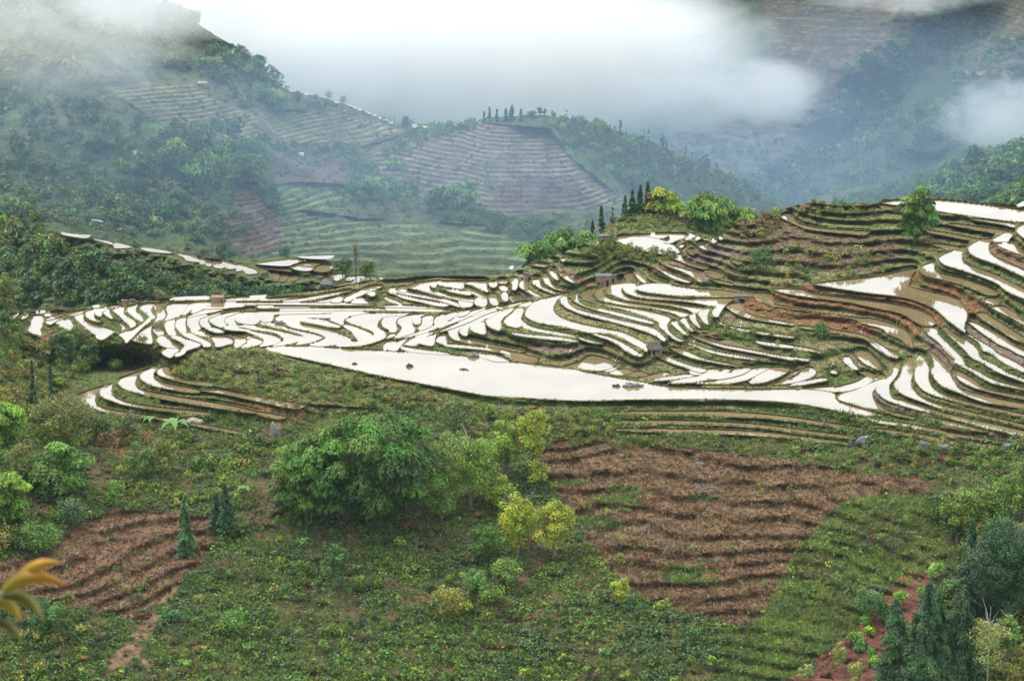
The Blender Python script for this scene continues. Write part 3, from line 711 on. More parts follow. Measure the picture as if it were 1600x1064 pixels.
# --- the spur across the gully: flooded steps above a wooded slope ------------------------------------
def spur():
    u0, u1, du, v0, v1 = -420., 760., 1.25, 290., 500.
    uu = np.arange(u0, u1, du); vv = np.arange(v0, v1, 1.); P = [chaikin(grow(chaikin(sharpen(p), 1), .8), 1) for p in parse(PADDY2)]
    idd = -np.ones((len(vv), len(uu)), np.int32)
    for i, p in enumerate(P): fill_poly(idd, p, i, u0, v0, du, 1.)
    U, V = np.meshgrid(uu, vv); ddx, ddy, ddz = ray(U, V)
    z0 = CAMH + 700 * (ddz / ddy)[:, 0]; z = np.array([np.interp(p[:, 1].max(), vv, z0) * .75 + -16 * .25 for p in P])
    lev = solve_levels(idd, P, u0, v0, du, 1.); off = lev - lev[0]
    c = np.array([p.mean(0) for p in P]); z = -19 + (430 - c[:, 1]) * .13
    w = idd >= 0; Z = np.where(w, z[idd], 0.)
    sl = np.array([(-200,315),(0,338),(60,352),(95,360),(140,368),(180,380),(230,388),(300,398),(360,407),(400,404),(430,401),(475,400),(505,404),(530,414),(560,425),(600,432),(620,436),(700,450),(800,470)], float)
    sv = np.interp(uu, sl[:, 0], sl[:, 1])
    g = np.full(U.shape, .62 * .2); g = np.where(V < np.interp(uu, [0, 95, 200, 300, 400, 450, 600], [338, 358, 384, 400, 408, 406, 432])[None], .01, g); g = np.where(V > np.interp(uu, [0, 95, 250, 370, 500, 620], [345, 370, 408, 438, 448, 448])[None], .64 * .2, g)
    Zs2 = poisson(Z, w, g, 80)
    n = fbm((U + 500) / 22, V / 9, 4, 5)
    free2 = np.clip(1 - blur(w.astype(float), 5) * 4, 0, 1)
    Zq = Zs2 + np.clip(1 - blur(w.astype(float), 20) * 8, 0, 1) * (n - .5) * 4; Zq = np.where(w, Zs2 - .5, Zq); lp = ~w & (blur(w.astype(float), 1) > .01); Zq = np.where(lp, Zs2 + .15, Zq)
    t = (Zq - CAMH) / ddz; Xq, Yq = ddx * t, ddy * t
    sr = np.ceil(sv - v0).astype(int)
    for k in range(1, 12):
        r = sr - k; s = sr; cc = np.arange(len(uu)); yy = Yq[s, cc] + 2 * k ** 1.7; Xq[r, cc] = Xq[s, cc] * yy / Yq[s, cc]; Yq[r, cc] = yy; Zq[r, cc] = Zq[s, cc] - 1.2 * k ** 1.7
    kp = np.arange(len(vv))[:, None] >= sr[None] - 11
    CC = np.ones(U.shape)[..., None] * np.array([.06, .085, .03]); CC = mixc(CC, (.12, .1, .05), np.clip(n * 2 - .7, 0, 1) * .6)
    CC = np.where(lp[..., None], np.array([.15, .14, .06]), CC)
    vq, qq, cq = compact(np.stack([Xq, Yq, Zq], -1).reshape(-1, 3), grid_faces(len(vv), len(uu), kp), CC.reshape(-1, 3))
    tag(mesh_obj('hillside', vq, qq, M_land, cq, smooth=True), kind='structure')
    for p, zz in zip(P, z): water_sheet(p, zz)
    A = np.stack([Xq, Yq, Zq], -1)
    def on(u, v):
        c = np.clip(((np.atleast_1d(u) - u0) / du).astype(int), 0, len(uu) - 1); r = np.clip((np.atleast_1d(v) - v0).astype(int), 0, len(vv) - 1)
        return A[np.maximum(r, sr[c]), c]
    return on
on2 = spur()
# --- hills given by their skyline and distances along columns ---------------------------------------------
def hill(name, knots, sil, vbot, u0, u1, du, dv, paint, wob, water=None, steps=None, ss=(0, .12, .3, .5, .7, .85, 1.), mat=None):
    uu = np.arange(u0, u1, du); vt = np.interp(uu, *zip(*sil)); nr = int((vbot - vt.min()) / dv)
    S = np.linspace(0, 1, nr)[:, None]; V = vt[None] + (vbot - vt[None]) * S; U = np.repeat(uu[None], nr, 0)
    ku = [k[0] for k in knots]; tab = []
    for k in knots:
        vk, dk = zip(*k[1:]); top = np.interp(k[0], *zip(*sil)); tab.append(np.interp([top + (vbot - top) * s for s in ss], vk, dk))
    tab = np.array(tab); Ds = np.array([np.interp(uu, ku, tab[:, j]) for j in range(len(ss))])   # len(ss) x nu
    kk = int(60 / du); ker = np.hanning(2 * kk + 1); ker /= ker.sum(); Ds = np.array([np.convolve(np.pad(r_, kk, mode='edge'), ker, 'valid') for r_ in Ds])
    D = np.empty(U.shape)
    for c in range(U.shape[1]): D[:, c] = np.interp(S[:, 0], ss, Ds[:, c])
    D = blur(D, 6) + wob(U, V)
    dx_, dy_, dz_ = ray(U, V); t = D / dy_; Xh, Yh, Zh = dx_ * t, D, CAMH + dz_ * t
    if steps is not None:
        st, wgt = steps(U, V, Xh, Yh, Zh); Zh = Zh + (terr(Zh, st, .5, fbm(Xh / 90, Yh / 90, 3, 4) * .9) - Zh) * wgt
    CC = paint(U, V, Xh, Yh, Zh); lev = []
    if water:
        for p in parse(water):
            m_ = np.zeros(U.shape, bool)
            near = (np.abs(U - p[:, 0].mean()) < 60) & (np.abs(V - p[:, 1].mean()) < 30); idx = np.argwhere(near)
            for (a, b) in idx:
                x_, y_ = U[a, b], V[a, b]; q1, q2 = p, np.roll(p, -1, 0)
                cr = ((q1[:, 1] <= y_) != (q2[:, 1] <= y_)) & (x_ < q1[:, 0] + (y_ - q1[:, 1]) / (q2[:, 1] - q1[:, 1] + 1e-9) * (q2[:, 0] - q1[:, 0])); m_[a, b] = cr.sum() % 2
            j = np.unravel_index(np.argmin((U - p[:, 0].mean()) ** 2 + (V - p[:, 1].max()) ** 2), U.shape); z_ = Zh[j] + .3
            Zh[m_] = np.minimum(Zh[m_], z_ - .5); water_sheet(p, z_)
    B = [(np.array([Xh[0] * (1 + 6 * k ** 1.6 / Yh[0]), Yh[0] + 6 * k ** 1.6, Zh[0] - 3 * k ** 1.6])) for k in range(12, 0, -1)]
    A = np.concatenate([np.array([b.T for b in B]), np.stack([Xh, Yh, Zh], -1)]); CC = np.concatenate([np.repeat(CC[:1], 12, 0), CC])
    tag(mesh_obj(name, A.reshape(-1, 3), grid_faces(A.shape[0], A.shape[1]), mat or M_far, CC.reshape(-1, 3), smooth=True), kind='structure')
    def on(u, v):
        u = np.atleast_1d(u).astype(float); v = np.atleast_1d(v); c = np.clip(((u - u0) / du).astype(int), 0, len(uu) - 1)
        r = np.clip(((v - vt[c]) / (vbot - vt[c]) * (nr - 1)).astype(int), 0, nr - 1)
        return np.stack([Xh[r, c], Yh[r, c], Zh[r, c]], -1)
    return on
def inside(poly, U, V, soft=0):
    m_ = np.zeros(U.shape, bool); P_ = np.array(poly, float); Q_ = np.roll(P_, -1, 0)
    for a, b in zip(P_, Q_):
        if a[1] == b[1]: continue
        m_ ^= ((a[1] <= V) != (b[1] <= V)) & (U < a[0] + (V - a[1]) / (b[1] - a[1]) * (b[0] - a[0]))
    return blur(m_.astype(np.float32), soft) if soft else m_.astype(np.float32)
SIL3 = [(-240,-80),(0,-60),(120,-40),(200,-10),(260,15),(300,32),(335,55),(370,75),(400,92),(415,112),(430,132),(450,140),(480,148),(515,156),(540,164),(570,176),(600,188),(620,194),(640,193),(700,196),
        (720,199),(740,191),(760,184),(800,182),(850,180),(880,184),(930,192),(960,203),(1000,216),(1040,232),(1080,250),(1120,264),(1160,284),(1200,305),(1240,325),(1290,350),(1360,375)]
KN3 = [(-240,(-80,1150),(150,1000),(330,880),(480,800)), (0,(-60,1150),(150,1000),(330,880),(480,790)), (200,(-20,1130),(150,990),(250,920),(340,880),(480,800)),
    (330,(55,1090),(150,1020),(260,930),(360,870),(480,810)), (430,(135,1080),(230,1010),(300,930),(380,880),(480,820)), (520,(163,1100),(230,1040),(300,970),(350,910),(480,810)),
    (620,(196,1120),(230,1050),(290,1000),(340,930),(480,800)), (700,(193,1060),(260,1000),(320,960),(345,930),(480,800)), (800,(184,1040),(260,990),(320,950),(350,920),(480,800)),
    (900,(188,1050),(260,990),(330,940),(480,800)), (1000,(215,1100),(300,1000),(480,850)), (1100,(262,1170),(330,1060),(480,900)), (1200,(312,1240),(360,1150),(480,950)), (1360,(370,1300),(480,1000))]
TER3 = [([(590,232),(640,212),(760,192),(860,203),(885,240),(940,285),(975,315),(940,330),(800,335),(700,330),(640,300),(560,290)], (.11,.085,.075), 2.1),      # brown terraced cone
        ([(380,345),(440,322),(560,342),(640,345),(760,352),(830,372),(830,470),(540,470),(440,420),(380,400)], (.07,.085,.04), 1.9),                         # broad fields of the valley floor
        ([(420,290),(470,285),(540,290),(540,325),(440,330),(400,350)], (.08,.1,.045), 2.0), ([(160,130),(300,130),(350,165),(440,172),(560,180),(640,208),(560,232),(470,232),(380,225),(330,210),(240,190)], (.115,.1,.065), 2.2),
        ([(370,280),(400,285),(440,350),(440,380),(390,400),(340,370),(360,330)], (.12,.075,.055), 2.0)]
def wob3(U, V):
    w = np.zeros(U.shape)
    for p, c_, s_ in TER3: w = np.maximum(w, inside(p, U, V, 6))
    return (1 - .8 * w) * (fbm(U / 130, V / 80, 4, 31) - .5) * 55 + (1 - w) * (fbm(U / 28, V / 20, 3, 77) - .5) * 12
def steps3(U, V, X_, Y_, Z_):
    w = np.zeros(U.shape)
    for p, c_, s_ in TER3: w = np.maximum(w, inside(p, U, V, 14))
    return 1.5, np.clip(w, 0, 1) * .95
def paint3(U, V, X_, Y_, Z_):
    n = fbm(X_ / 40, Y_ / 40, 4, 8); n_ = fbm(X_ / 9, Y_ / 14, 3, 18); c_ = np.ones(U.shape)[..., None] * np.array([.065, .09, .035])
    c_ = mixc(c_, (.10, .085, .05), np.clip(n * 2.6 - 1, 0, 1) * .8)
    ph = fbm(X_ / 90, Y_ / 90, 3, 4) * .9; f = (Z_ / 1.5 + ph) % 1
    for p, k_, s_ in TER3:
        w = np.clip((inside(p, U, V, 10) + (fbm(U / 20, V / 12, 3, 51) - .5) * .9 - .5) * 4 + .5, 0, 1); c_ = mixc(c_, k_, w * .9); c_ = mixc(c_, (.085, .1, .045), w * np.clip(n * 3 - 1.3, 0, 1) * .8); c_ = mixc(c_, np.array(k_) * .55, w * np.clip(n_ * 4 - 2.3, 0, 1) * .7)
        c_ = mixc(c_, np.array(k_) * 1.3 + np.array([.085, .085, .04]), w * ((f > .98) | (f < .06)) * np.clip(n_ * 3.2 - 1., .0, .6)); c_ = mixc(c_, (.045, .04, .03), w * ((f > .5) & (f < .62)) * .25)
    for p, k_, a in (([(740,193),(800,190),(880,215),(830,215)], (.16,.085,.05), .35), ([(790,280),(900,275),(920,310),(830,330),(760,325)], (.10,.065,.06), .8), ([(560,150),(640,300)], (.1,.1,.1), 0),
                     ([(470,232),(560,240),(560,275),(500,295),(430,285),(420,245)], (.10,.07,.065), .8), ([(320,335),(400,335),(440,355),(430,375),(380,362),(320,350)], (.085,.06,.05), .7),
                     ([(520,333),(560,330),(620,340),(575,348),(530,345)], (.08,.055,.055), .8), ([(880,190),(1000,222),(1220,322),(1150,340),(1000,300),(900,240)], (.055,.07,.03), .7)):
        if a: c_ = mixc(c_, k_, inside(p, U, V, 3) * a * np.clip(n_ * 2, .5, 1))
    return c_
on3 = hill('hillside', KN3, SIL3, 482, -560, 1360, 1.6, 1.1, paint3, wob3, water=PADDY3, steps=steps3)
# green wooded shoulder on the right, behind the top pond
on5 = hill('hillside', [(1180,(340,1500),(420,1150)), (1300,(300,1430),(400,1100)), (1500,(255,1330),(400,1000)), (1800,(190,1250),(400,950))],
           [(1150,380),(1200,350),(1240,325),(1290,303),(1340,292),(1400,283),(1450,272),(1480,258),(1520,243),(1560,236),(1620,225),(1800,190)], 420, 1150, 2150, 2, 1.5,
           lambda U, V, a, b, c: mixc(np.ones(U.shape)[..., None] * np.array([.06, .09, .035]), (.11, .095, .06), inside([(1255,318),(1345,268),(1365,275),(1300,320),(1260,330)], U, V, 1) * .9), lambda U, V: (fbm(U / 60, V / 40, 4, 61) - .5) * 60)
on6 = hill('hillside', [(760,(400,760),(450,650)), (880,(380,700),(450,630)), (1000,(328,690),(450,600)), (1120,(340,700),(450,600)), (1240,(370,720),(450,620))],
           [(760,448),(790,436),(815,424),(850,408),(880,398),(905,388),(925,376),(950,352),(975,337),(1010,330),(1060,331),(1100,339),(1140,347),(1180,352),(1240,372)], 450, 760, 1240, 1.5, 1,
           lambda U, V, a, b, c: mixc(np.ones(U.shape)[..., None] * np.array([.075, .10, .035]), (.13, .11, .05), np.clip(fbm(U / 14, V / 6, 3, 7) * 2 - .7, 0, 1)), lambda U, V: (fbm(U / 20, V / 12, 4, 63) - .5) * 8, mat=M_land)
# the big mountain closing the view
def wob4(U, V):
    gx = 1240 + (300 - V) * 1.05; gul = np.exp(-((U - gx) / 70.) ** 2) * 150
    gx2 = 1430 + (300 - V) * .95; gul += np.exp(-((U - gx2) / 60.) ** 2) * 60
    return gul + (fbm(U / 160, V / 90, 5, 45) - .5) * 160
def paint4(U, V, X_, Y_, Z_):
    n = fbm(U / 60, V / 40, 4, 8); c_ = np.ones(U.shape)[..., None] * np.array([.05, .065, .04])
    fields = np.clip(inside([(1180,-200),(1700,-200),(1560,0),(1400,60),(1380,110),(1320,140),(1300,250),(1100,300),(1000,300),(1050,200),(1200,100)], U, V, 3) + inside([(1600,-50),(1600,60),(1440,110),(1420,90),(1520,0)], U, V, 3)
                     + inside([(1520,90),(1700,60),(1700,160),(1500,120)], U, V, 3), 0, 1)
    fields = blur(np.clip((fields + (fbm(U / 45, V / 30, 4, 19) - .5) * 1.3 - .5) * 3 + .5, 0, 1), 2)
    c_ = mixc(c_, (.085, .07, .055), fields * .85)
    f = (Z_ / 4.5 + fbm(U / 90, V / 90, 3, 2)) % 1; c_ = mixc(c_, (.17, .15, .10), fields * (f < .16) * np.clip(n * 2 - .4, 0, .8))
    for p in ([(1238,74),(1366,78),(1366,81),(1238,79)], [(1250,72),(1290,73),(1290,76),(1250,75)], [(1380,14),(1480,13),(1480,17),(1380,21)], [(1247,97),(1270,98),(1268,101),(1247,100)], [(1510,112),(1590,110),(1600,120),(1515,118)]):
        c_ = mixc(c_, (.26, .16, .11), inside(p, U, V, 0) * np.clip(n * 3 - .8, 0, 1))
    return mixc(c_, (.05, .068, .036), np.clip(n * 2.4 - 1.2, 0, 1) * .8)
on4 = hill('mountain', [(-300,(-260,2500),(100,2300),(420,1900)), (900,(-260,2500),(100,2250),(420,1650)), (1250,(-260,2450),(0,2250),(200,1900),(330,1600),(420,1500)), (1500,(-260,2400),(0,2100),(200,1750),(420,1400)), (1900,(-260,2300),(0,2000),(420,1350))],
           [(-300,-260),(1900,-260)], 420, -700, 2300, 3, 2, paint4, wob4)
# low ground everywhere between and behind the hills
gm = mesh_obj('valley_floor', [(-2500, -300, -240), (2500, -300, -240), (2500, 3200, -240), (-2500, 3200, -240)], [(0, 1, 2, 3)], M_far, np.ones((4, 3)) * np.array([.06, .08, .035])); gm['kind'] = 'structure'
# --- foliage ------------------------------------------------------------------------------------------
def unit(a): return a / (np.linalg.norm(a, axis=-1, keepdims=True) + 1e-9)
def cards(c, s, n, asp=1., axis=None):
    """small leaf faces: centres c, sizes s, normals n; axis = long direction"""
    N_ = len(c); a = unit(rng.normal(size=(N_, 3)) if axis is None else axis + .35 * rng.normal(size=(N_, 3)))
    t = unit(a - n * np.sum(a * n, 1)[:, None]); b = np.cross(n, t); s = np.asarray(s)[:, None] * np.ones((N_, 1)); h, w = s * .5 * asp, s * .5 / asp ** .2
    v = np.stack([c - t * h, c + b * w * .8 - t * h * .1, c + t * h, c - b * w * .8 - t * h * .1], 1)
    return v.reshape(-1, 3)
def qidx(n): return np.arange(n * 4).reshape(-1, 4)
def tint(col, n, j=.25, hue=.12):
    c = np.array(col, float)[None] * np.array([1.42, 1.36, .9]) * (1 + j * rng.normal(size=(n, 1))).clip(.35, 1.9); c = c * (1 + hue * rng.normal(size=(n, 3))).clip(.6, 1.5); return c.clip(.004, .9)
def tube(pts, rad, n=6):
    pts = np.array(pts, float); V_, F_ = [], []
    for i, p in enumerate(pts):
        d = unit(pts[min(i + 1, len(pts) - 1)] - pts[max(i - 1, 0)]); x = unit(np.cross(d, [0.3, 1, .1])); y = np.cross(d, x)
        for k in range(n): a = 2 * math.pi * k / n; V_.append(p + (x * math.cos(a) + y * math.sin(a)) * rad[i])
    for i in range(len(pts) - 1):
        for k in range(n): F_.append((i * n + k, i * n + (k + 1) % n, (i + 1) * n + (k + 1) % n, (i + 1) * n + k))
    return np.array(V_), np.array(F_)
def join(parts):
    vs_, qs_, o = [], [], 0
    for v_, q_ in parts: vs_.append(v_); qs_.append(q_ + o); o += len(v_)
    return np.concatenate(vs_), np.concatenate(qs_)
def crown(kind, w, h, n, leaf, col, sparse=1.):
    """returns card vertices (4 n) and their colours, base of the plant at the origin"""
    if kind == 'conifer':
        B_ = int(np.clip(n / 22, 14, 170)); tb = (rng.random(B_) ** 1.15); pb = rng.random(B_) * 2 * math.pi; rb = w / 2 * (1.03 - tb) ** .8 * (.55 + .6 * rng.random(B_)); bend = .05 * w * rng.normal(size=2)
        k = rng.integers(0, B_, n); f = rng.random(n) ** .7; r = rb[k] * f; ph = pb[k] + rng.normal(size=n) * .16 / (.3 + f); z = h * (.08 + .92 * tb[k]) + rng.normal(size=n) * h * .012 + r * (.15 - .55 * f)
        c = np.stack([r * np.cos(ph) + bend[0] * tb[k], r * np.sin(ph) + bend[1] * tb[k], np.maximum(z, .05 * h)], 1); nn = unit(np.stack([np.cos(ph) * .5, np.sin(ph) * .5, np.full(n, .8)], 1) + .5 * rng.normal(size=(n, 3)))
        ax = np.stack([np.cos(ph), np.sin(ph), np.full(n, -.4)], 1); cb = tint(col, B_, .25, .1)[k] * (1 + .2 * rng.normal(size=(n, 1))).clip(.5, 1.7); return cards(c, leaf * (.6 + .8 * rng.random(n)), nn, 1.5, ax), np.repeat(cb, 4, 0)
    if kind == 'bamboo':
        # drooping fans of leaves set over a rounded crown, dark gaps between them
        M = int(np.clip(n / 620, 8, 60)); R0 = (1.12 - .36 * min(1., M / 45)) * w / (M ** .5 + 1.2); leaf = leaf * 1.25; g = []
        while len(g) < M:
            q_ = unit(rng.normal(size=3)); q_[2] = q_[2] * .85 + .12; q_[1] = -abs(q_[1]) * .9 + .1 * rng.random(); q_ = q_ * (.62 + .38 * rng.random() ** .5)
            if all(np.linalg.norm((q_ - p_)) > 1.15 / M ** .5 for p_ in g) or rng.random() < .03: g.append(q_)
        g = np.array(g); ctr = g * np.array([w * .43, w * .43, h * .46]) + np.array([0, 0, h * .50]); Rk = R0 * (.65 + .6 * rng.random(M)); k = rng.integers(0, M, n); nr = 8; rib = rng.integers(0, nr, n)
        ph = rib * 2 * math.pi / nr + k * 1.7 + rng.normal(size=n) * .17; f = rng.random(n) ** .6; r = Rk[k] * f; lean = unit(g * np.array([1, 1, .15]) + 1e-3)[k]
        c = ctr[k] + np.stack([r * np.cos(ph), r * np.sin(ph), -.75 * Rk[k] * f ** 2 + .12 * Rk[k] * rng.normal(size=n)], 1) + lean * (Rk[k] * .35 * f)[:, None]; c[:, 2] = np.maximum(c[:, 2], .02 * h)
        fi = rng.random(n) < .3; ci = unit(rng.normal(size=(n, 3))) * (rng.random((n, 1)) ** .4) * np.array([w * .40, w * .38, h * .40]) + np.array([0, .06 * w, h * .44]); c[fi] = ci[fi]
        ax = np.stack([np.cos(ph) * .6, np.sin(ph) * .6, -.35 - .7 * f], 1); nn = unit(np.stack([np.cos(ph) * .5, np.sin(ph) * .5, np.full(n, .8)], 1) + .4 * rng.normal(size=(n, 3)))
        cb = (tint(col, M, .3, .1) * (.8 + .45 * ctr[:, 2:3] / h))[k] * (1 + .18 * rng.normal(size=(n, 1))).clip(.5, 1.6)  # higher fans tinted lighter: light from above put into the leaf colour
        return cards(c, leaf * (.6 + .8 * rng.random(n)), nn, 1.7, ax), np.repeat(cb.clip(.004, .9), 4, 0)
    if kind == 'bare':
        c = rng.normal(size=(n, 3)) * np.array([w * .25, w * .25, h * .16]) + np.array([0, 0, h * .72]); return cards(c, leaf * .6 * np.ones(n), unit(rng.normal(size=(n, 3))), 1.3), np.repeat(tint(col, n), 4, 0)
    # broadleaf and shrub: leaves over the outside of many lobes
    nl = int(np.clip(n / 70, 5, 60)); low = .02 if kind == 'shrub' else .08; g = unit(rng.normal(size=(nl, 3))) * (rng.random((nl, 1)) ** .4)
    lc = g * np.array([w * .36, w * .36, h * (.5 - low / 2) * .72]) + np.array([0, 0, h * (.5 + low / 2)]); lr = (w * .5 * (1.25 / nl ** .38)) * (.6 + .7 * rng.random(nl)); k = rng.integers(0, nl, n)
    d = unit(rng.normal(size=(n, 3)) + np.array([0, 0, .35])); c = lc[k] + d * (lr[k] * (.55 + .55 * rng.random(n)))[:, None] * np.array([1, 1, .8]); c[:, 2] = np.maximum(c[:, 2], .02 * h)
    tk = tint(col, nl, .2, .09)[k] * (1 + .22 * rng.normal(size=(n, 1))).clip(.4, 1.8); nn = unit(d + .55 * rng.normal(size=(n, 3)) + np.array([0, 0, .3]))
    return cards(c, leaf * (.55 + .9 * rng.random(n)), nn, 1.15), np.repeat(tk.clip(.004, .9), 4, 0)
def plant(name, on, u, v, wpx, hpx, kind, col, label, cat, group=None, dens=1.1, leafpx=2.6, trunk=None, bark=None):
    p = on(u, v)[0]; t = np.linalg.norm(p - np.array([0, 0, CAMH])); s = t / FPX; w, h = wpx * s, hpx * s / .97
    n = int(np.clip(wpx * hpx * dens, 90, 60000)); lf = leafpx * s
    o = tag(empty(name, p - np.array([0, 0, .15])), label, cat, group)
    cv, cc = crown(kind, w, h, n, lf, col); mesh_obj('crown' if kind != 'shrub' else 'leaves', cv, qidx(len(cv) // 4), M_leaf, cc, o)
    tr = trunk if trunk is not None else {'conifer': .02, 'bamboo': .012, 'bare': .022, 'shrub': .0, 'broadleaf': .035}[kind]
    if tr and kind == 'bamboo':
        T_ = []
        for k in range(7):
            th = rng.random() * 6.28; r = rng.random() * w * .2; a = np.array([math.cos(th), math.sin(th), 0]); T_.append(tube([a * r * .3 + (0, 0, -.5), a * r + (0, 0, h * .45), a * (r + w * .16) + (0, 0, h * .75)], [max(.05, h * .006)] * 3, 5))
        mesh_obj('culm', *join(T_), bark or M_culm, None, o)
    elif tr:
        r = max(tr * h, .05); T_ = [tube([(0, 0, -.5), (r * .5, 0, h * .3), (-r * .5, r, h * .62), (0, 0, h * .9)], [r, r * .8, r * .5, r * .15], 7)]
        for k in range(0 if kind == 'conifer' else (14 if kind == 'bare' else 6)):
            th = rng.random() * 6.28; z = h * (.3 + .45 * rng.random()); e = np.array([math.cos(th) * w * .36, math.sin(th) * w * .36, h * .22]); b = np.array([0, 0, z]); T_.append(tube([b, b + e * .5 + (0, 0, .03 * h), b + e], [r * .45, r * .3, r * .08], 5))
        mesh_obj('trunk', *join(T_), bark or M_bark, None, o)
    return o
M_culm = material('bamboo_culm', rough=.6, color=(.16, .18, .06))
def sample(poly, n):
    P_ = np.array(poly, float); lo, hi = P_.min(0), P_.max(0); out_ = []
    while sum(map(len, out_)) < n:
        q_ = lo + (hi - lo) * rng.random((n * 2, 2)); m_ = np.zeros(len(q_), bool)
        for a, b in zip(P_, np.roll(P_, -1, 0)):
            if a[1] != b[1]: m_ ^= ((a[1] <= q_[:, 1]) != (b[1] <= q_[:, 1])) & (q_[:, 0] < a[0] + (q_[:, 1] - a[1]) / (b[1] - a[1]) * (b[0] - a[0]))
        out_.append(q_[m_])
    return np.concatenate(out_)[:n]
def mass(name, on, label, spec, grade=(1, 1, 1), fine=1.):
    """woods: spec lines (outline, count, (w0, w1), aspect, kinds, colours, leaves per tree)"""
    vv_, cc_ = [], []
    for poly, cnt, (w0, w1), asp, kinds, cols, nl in spec:
        q_ = sample(poly, cnt); P_ = on(q_[:, 0], q_[:, 1])
        for p in P_:
            s = np.linalg.norm(p - np.array([0, 0, CAMH])) / FPX; w = (w0 + (w1 - w0) * rng.random()) * s; kd = kinds[rng.integers(len(kinds))]; h = w * asp * (.8 + .5 * rng.random()) * (1.9 if kd == 'conifer' else 1)
            if kd == 'conifer': w *= .6
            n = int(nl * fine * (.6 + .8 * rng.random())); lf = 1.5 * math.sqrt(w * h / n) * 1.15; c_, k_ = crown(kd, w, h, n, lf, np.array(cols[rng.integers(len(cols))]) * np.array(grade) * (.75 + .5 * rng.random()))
            vv_.append(c_ + p - np.array([0, 0, .08 * h])); cc_.append(k_)
    v_ = np.concatenate(vv_); o = tag(mesh_obj(name, v_, qidx(len(v_) // 4), M_leaf, np.concatenate(cc_)), label, kind='stuff'); return o
DG, MG, LG, YG, OL, BL = (.05, .085, .02), (.09, .14, .025), (.15, .21, .03), (.24, .26, .03), (.16, .155, .04), (.045, .085, .04)
mass('woodland', on2, 'dense dark green wood on the slope below the flooded steps', [
    ([(-150,335),(0,345),(60,355),(92,392),(140,408),(190,424),(240,440),(300,456),(350,464),(400,470),(470,472),(480,476),(200,478),(-150,490)], 420, (14, 30), 1.1, ('broadleaf', 'broadleaf', 'bamboo'), (DG, MG, DG, BL, (.05,.1,.035)), 150),
    ([(95,376),(180,391),(250,404),(320,420),(400,444),(440,448),(400,458),(300,446),(200,418),(100,392)], 170, (6, 11), .8, ('shrub',), (MG, DG, OL), 60),
    ([(-150,345),(0,365),(80,378),(90,395),(0,400),(-150,400)], 40, (26, 40), 1.0, ('broadleaf', 'bamboo'), (DG, MG, OL), 300),
    ([(290,448),(400,457),(500,455),(518,458),(400,475),(280,470)], 110, (10, 17), 1., ('bamboo', 'broadleaf'), (DG, BL), 160)], (.75, .85, 1.), 1.3)
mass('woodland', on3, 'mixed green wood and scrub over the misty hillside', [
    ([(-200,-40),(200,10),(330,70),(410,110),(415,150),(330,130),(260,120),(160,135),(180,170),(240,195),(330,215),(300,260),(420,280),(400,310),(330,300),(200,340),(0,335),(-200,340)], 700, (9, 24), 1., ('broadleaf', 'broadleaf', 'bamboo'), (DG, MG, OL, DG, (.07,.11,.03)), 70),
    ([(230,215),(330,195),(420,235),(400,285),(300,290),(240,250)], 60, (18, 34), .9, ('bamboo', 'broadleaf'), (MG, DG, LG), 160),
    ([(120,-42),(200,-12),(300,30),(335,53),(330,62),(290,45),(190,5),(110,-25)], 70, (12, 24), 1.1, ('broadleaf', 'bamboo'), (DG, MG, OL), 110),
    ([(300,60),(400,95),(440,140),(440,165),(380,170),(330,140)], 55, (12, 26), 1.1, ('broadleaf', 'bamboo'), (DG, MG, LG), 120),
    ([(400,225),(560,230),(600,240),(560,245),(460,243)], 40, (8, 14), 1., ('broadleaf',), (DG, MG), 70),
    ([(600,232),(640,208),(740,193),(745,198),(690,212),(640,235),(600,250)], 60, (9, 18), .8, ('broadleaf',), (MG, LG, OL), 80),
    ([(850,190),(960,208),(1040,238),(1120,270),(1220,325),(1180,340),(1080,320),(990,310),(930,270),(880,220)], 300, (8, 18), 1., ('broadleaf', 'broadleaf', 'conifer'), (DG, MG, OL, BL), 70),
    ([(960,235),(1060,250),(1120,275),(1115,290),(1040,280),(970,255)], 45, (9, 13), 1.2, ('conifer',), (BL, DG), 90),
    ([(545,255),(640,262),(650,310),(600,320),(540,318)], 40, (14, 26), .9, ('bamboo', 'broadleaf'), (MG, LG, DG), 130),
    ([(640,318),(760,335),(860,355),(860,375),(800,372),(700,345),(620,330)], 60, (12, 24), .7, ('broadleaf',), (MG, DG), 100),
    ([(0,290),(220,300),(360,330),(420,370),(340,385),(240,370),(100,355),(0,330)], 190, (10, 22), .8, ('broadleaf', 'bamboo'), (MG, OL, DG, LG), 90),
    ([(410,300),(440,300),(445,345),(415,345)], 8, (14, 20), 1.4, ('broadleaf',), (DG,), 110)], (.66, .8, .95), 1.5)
mass('hill_scrub', on3, 'low scrub and hedges dotted over the far hillside', [
    ([(-200,-40),(330,60),(620,196),(860,186),(1230,330),(1200,345),(870,380),(640,345),(440,395),(240,380),(0,340),(-200,340)], 1300, (4, 10), .7, ('shrub',), (MG, DG, OL, DG, (.13,.12,.05)), 26),
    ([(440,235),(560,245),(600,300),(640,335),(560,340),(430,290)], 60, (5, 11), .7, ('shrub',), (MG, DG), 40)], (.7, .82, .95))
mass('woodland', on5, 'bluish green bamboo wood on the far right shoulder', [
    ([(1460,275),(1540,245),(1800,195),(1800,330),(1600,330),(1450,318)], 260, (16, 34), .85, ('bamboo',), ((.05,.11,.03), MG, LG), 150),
    ([(1190,360),(1260,330),(1400,290),(1460,275),(1450,330),(1200,372)], 200, (9, 18), .9, ('broadleaf',), (DG, MG, OL), 70)], (.55, .72, .85), 2.2)
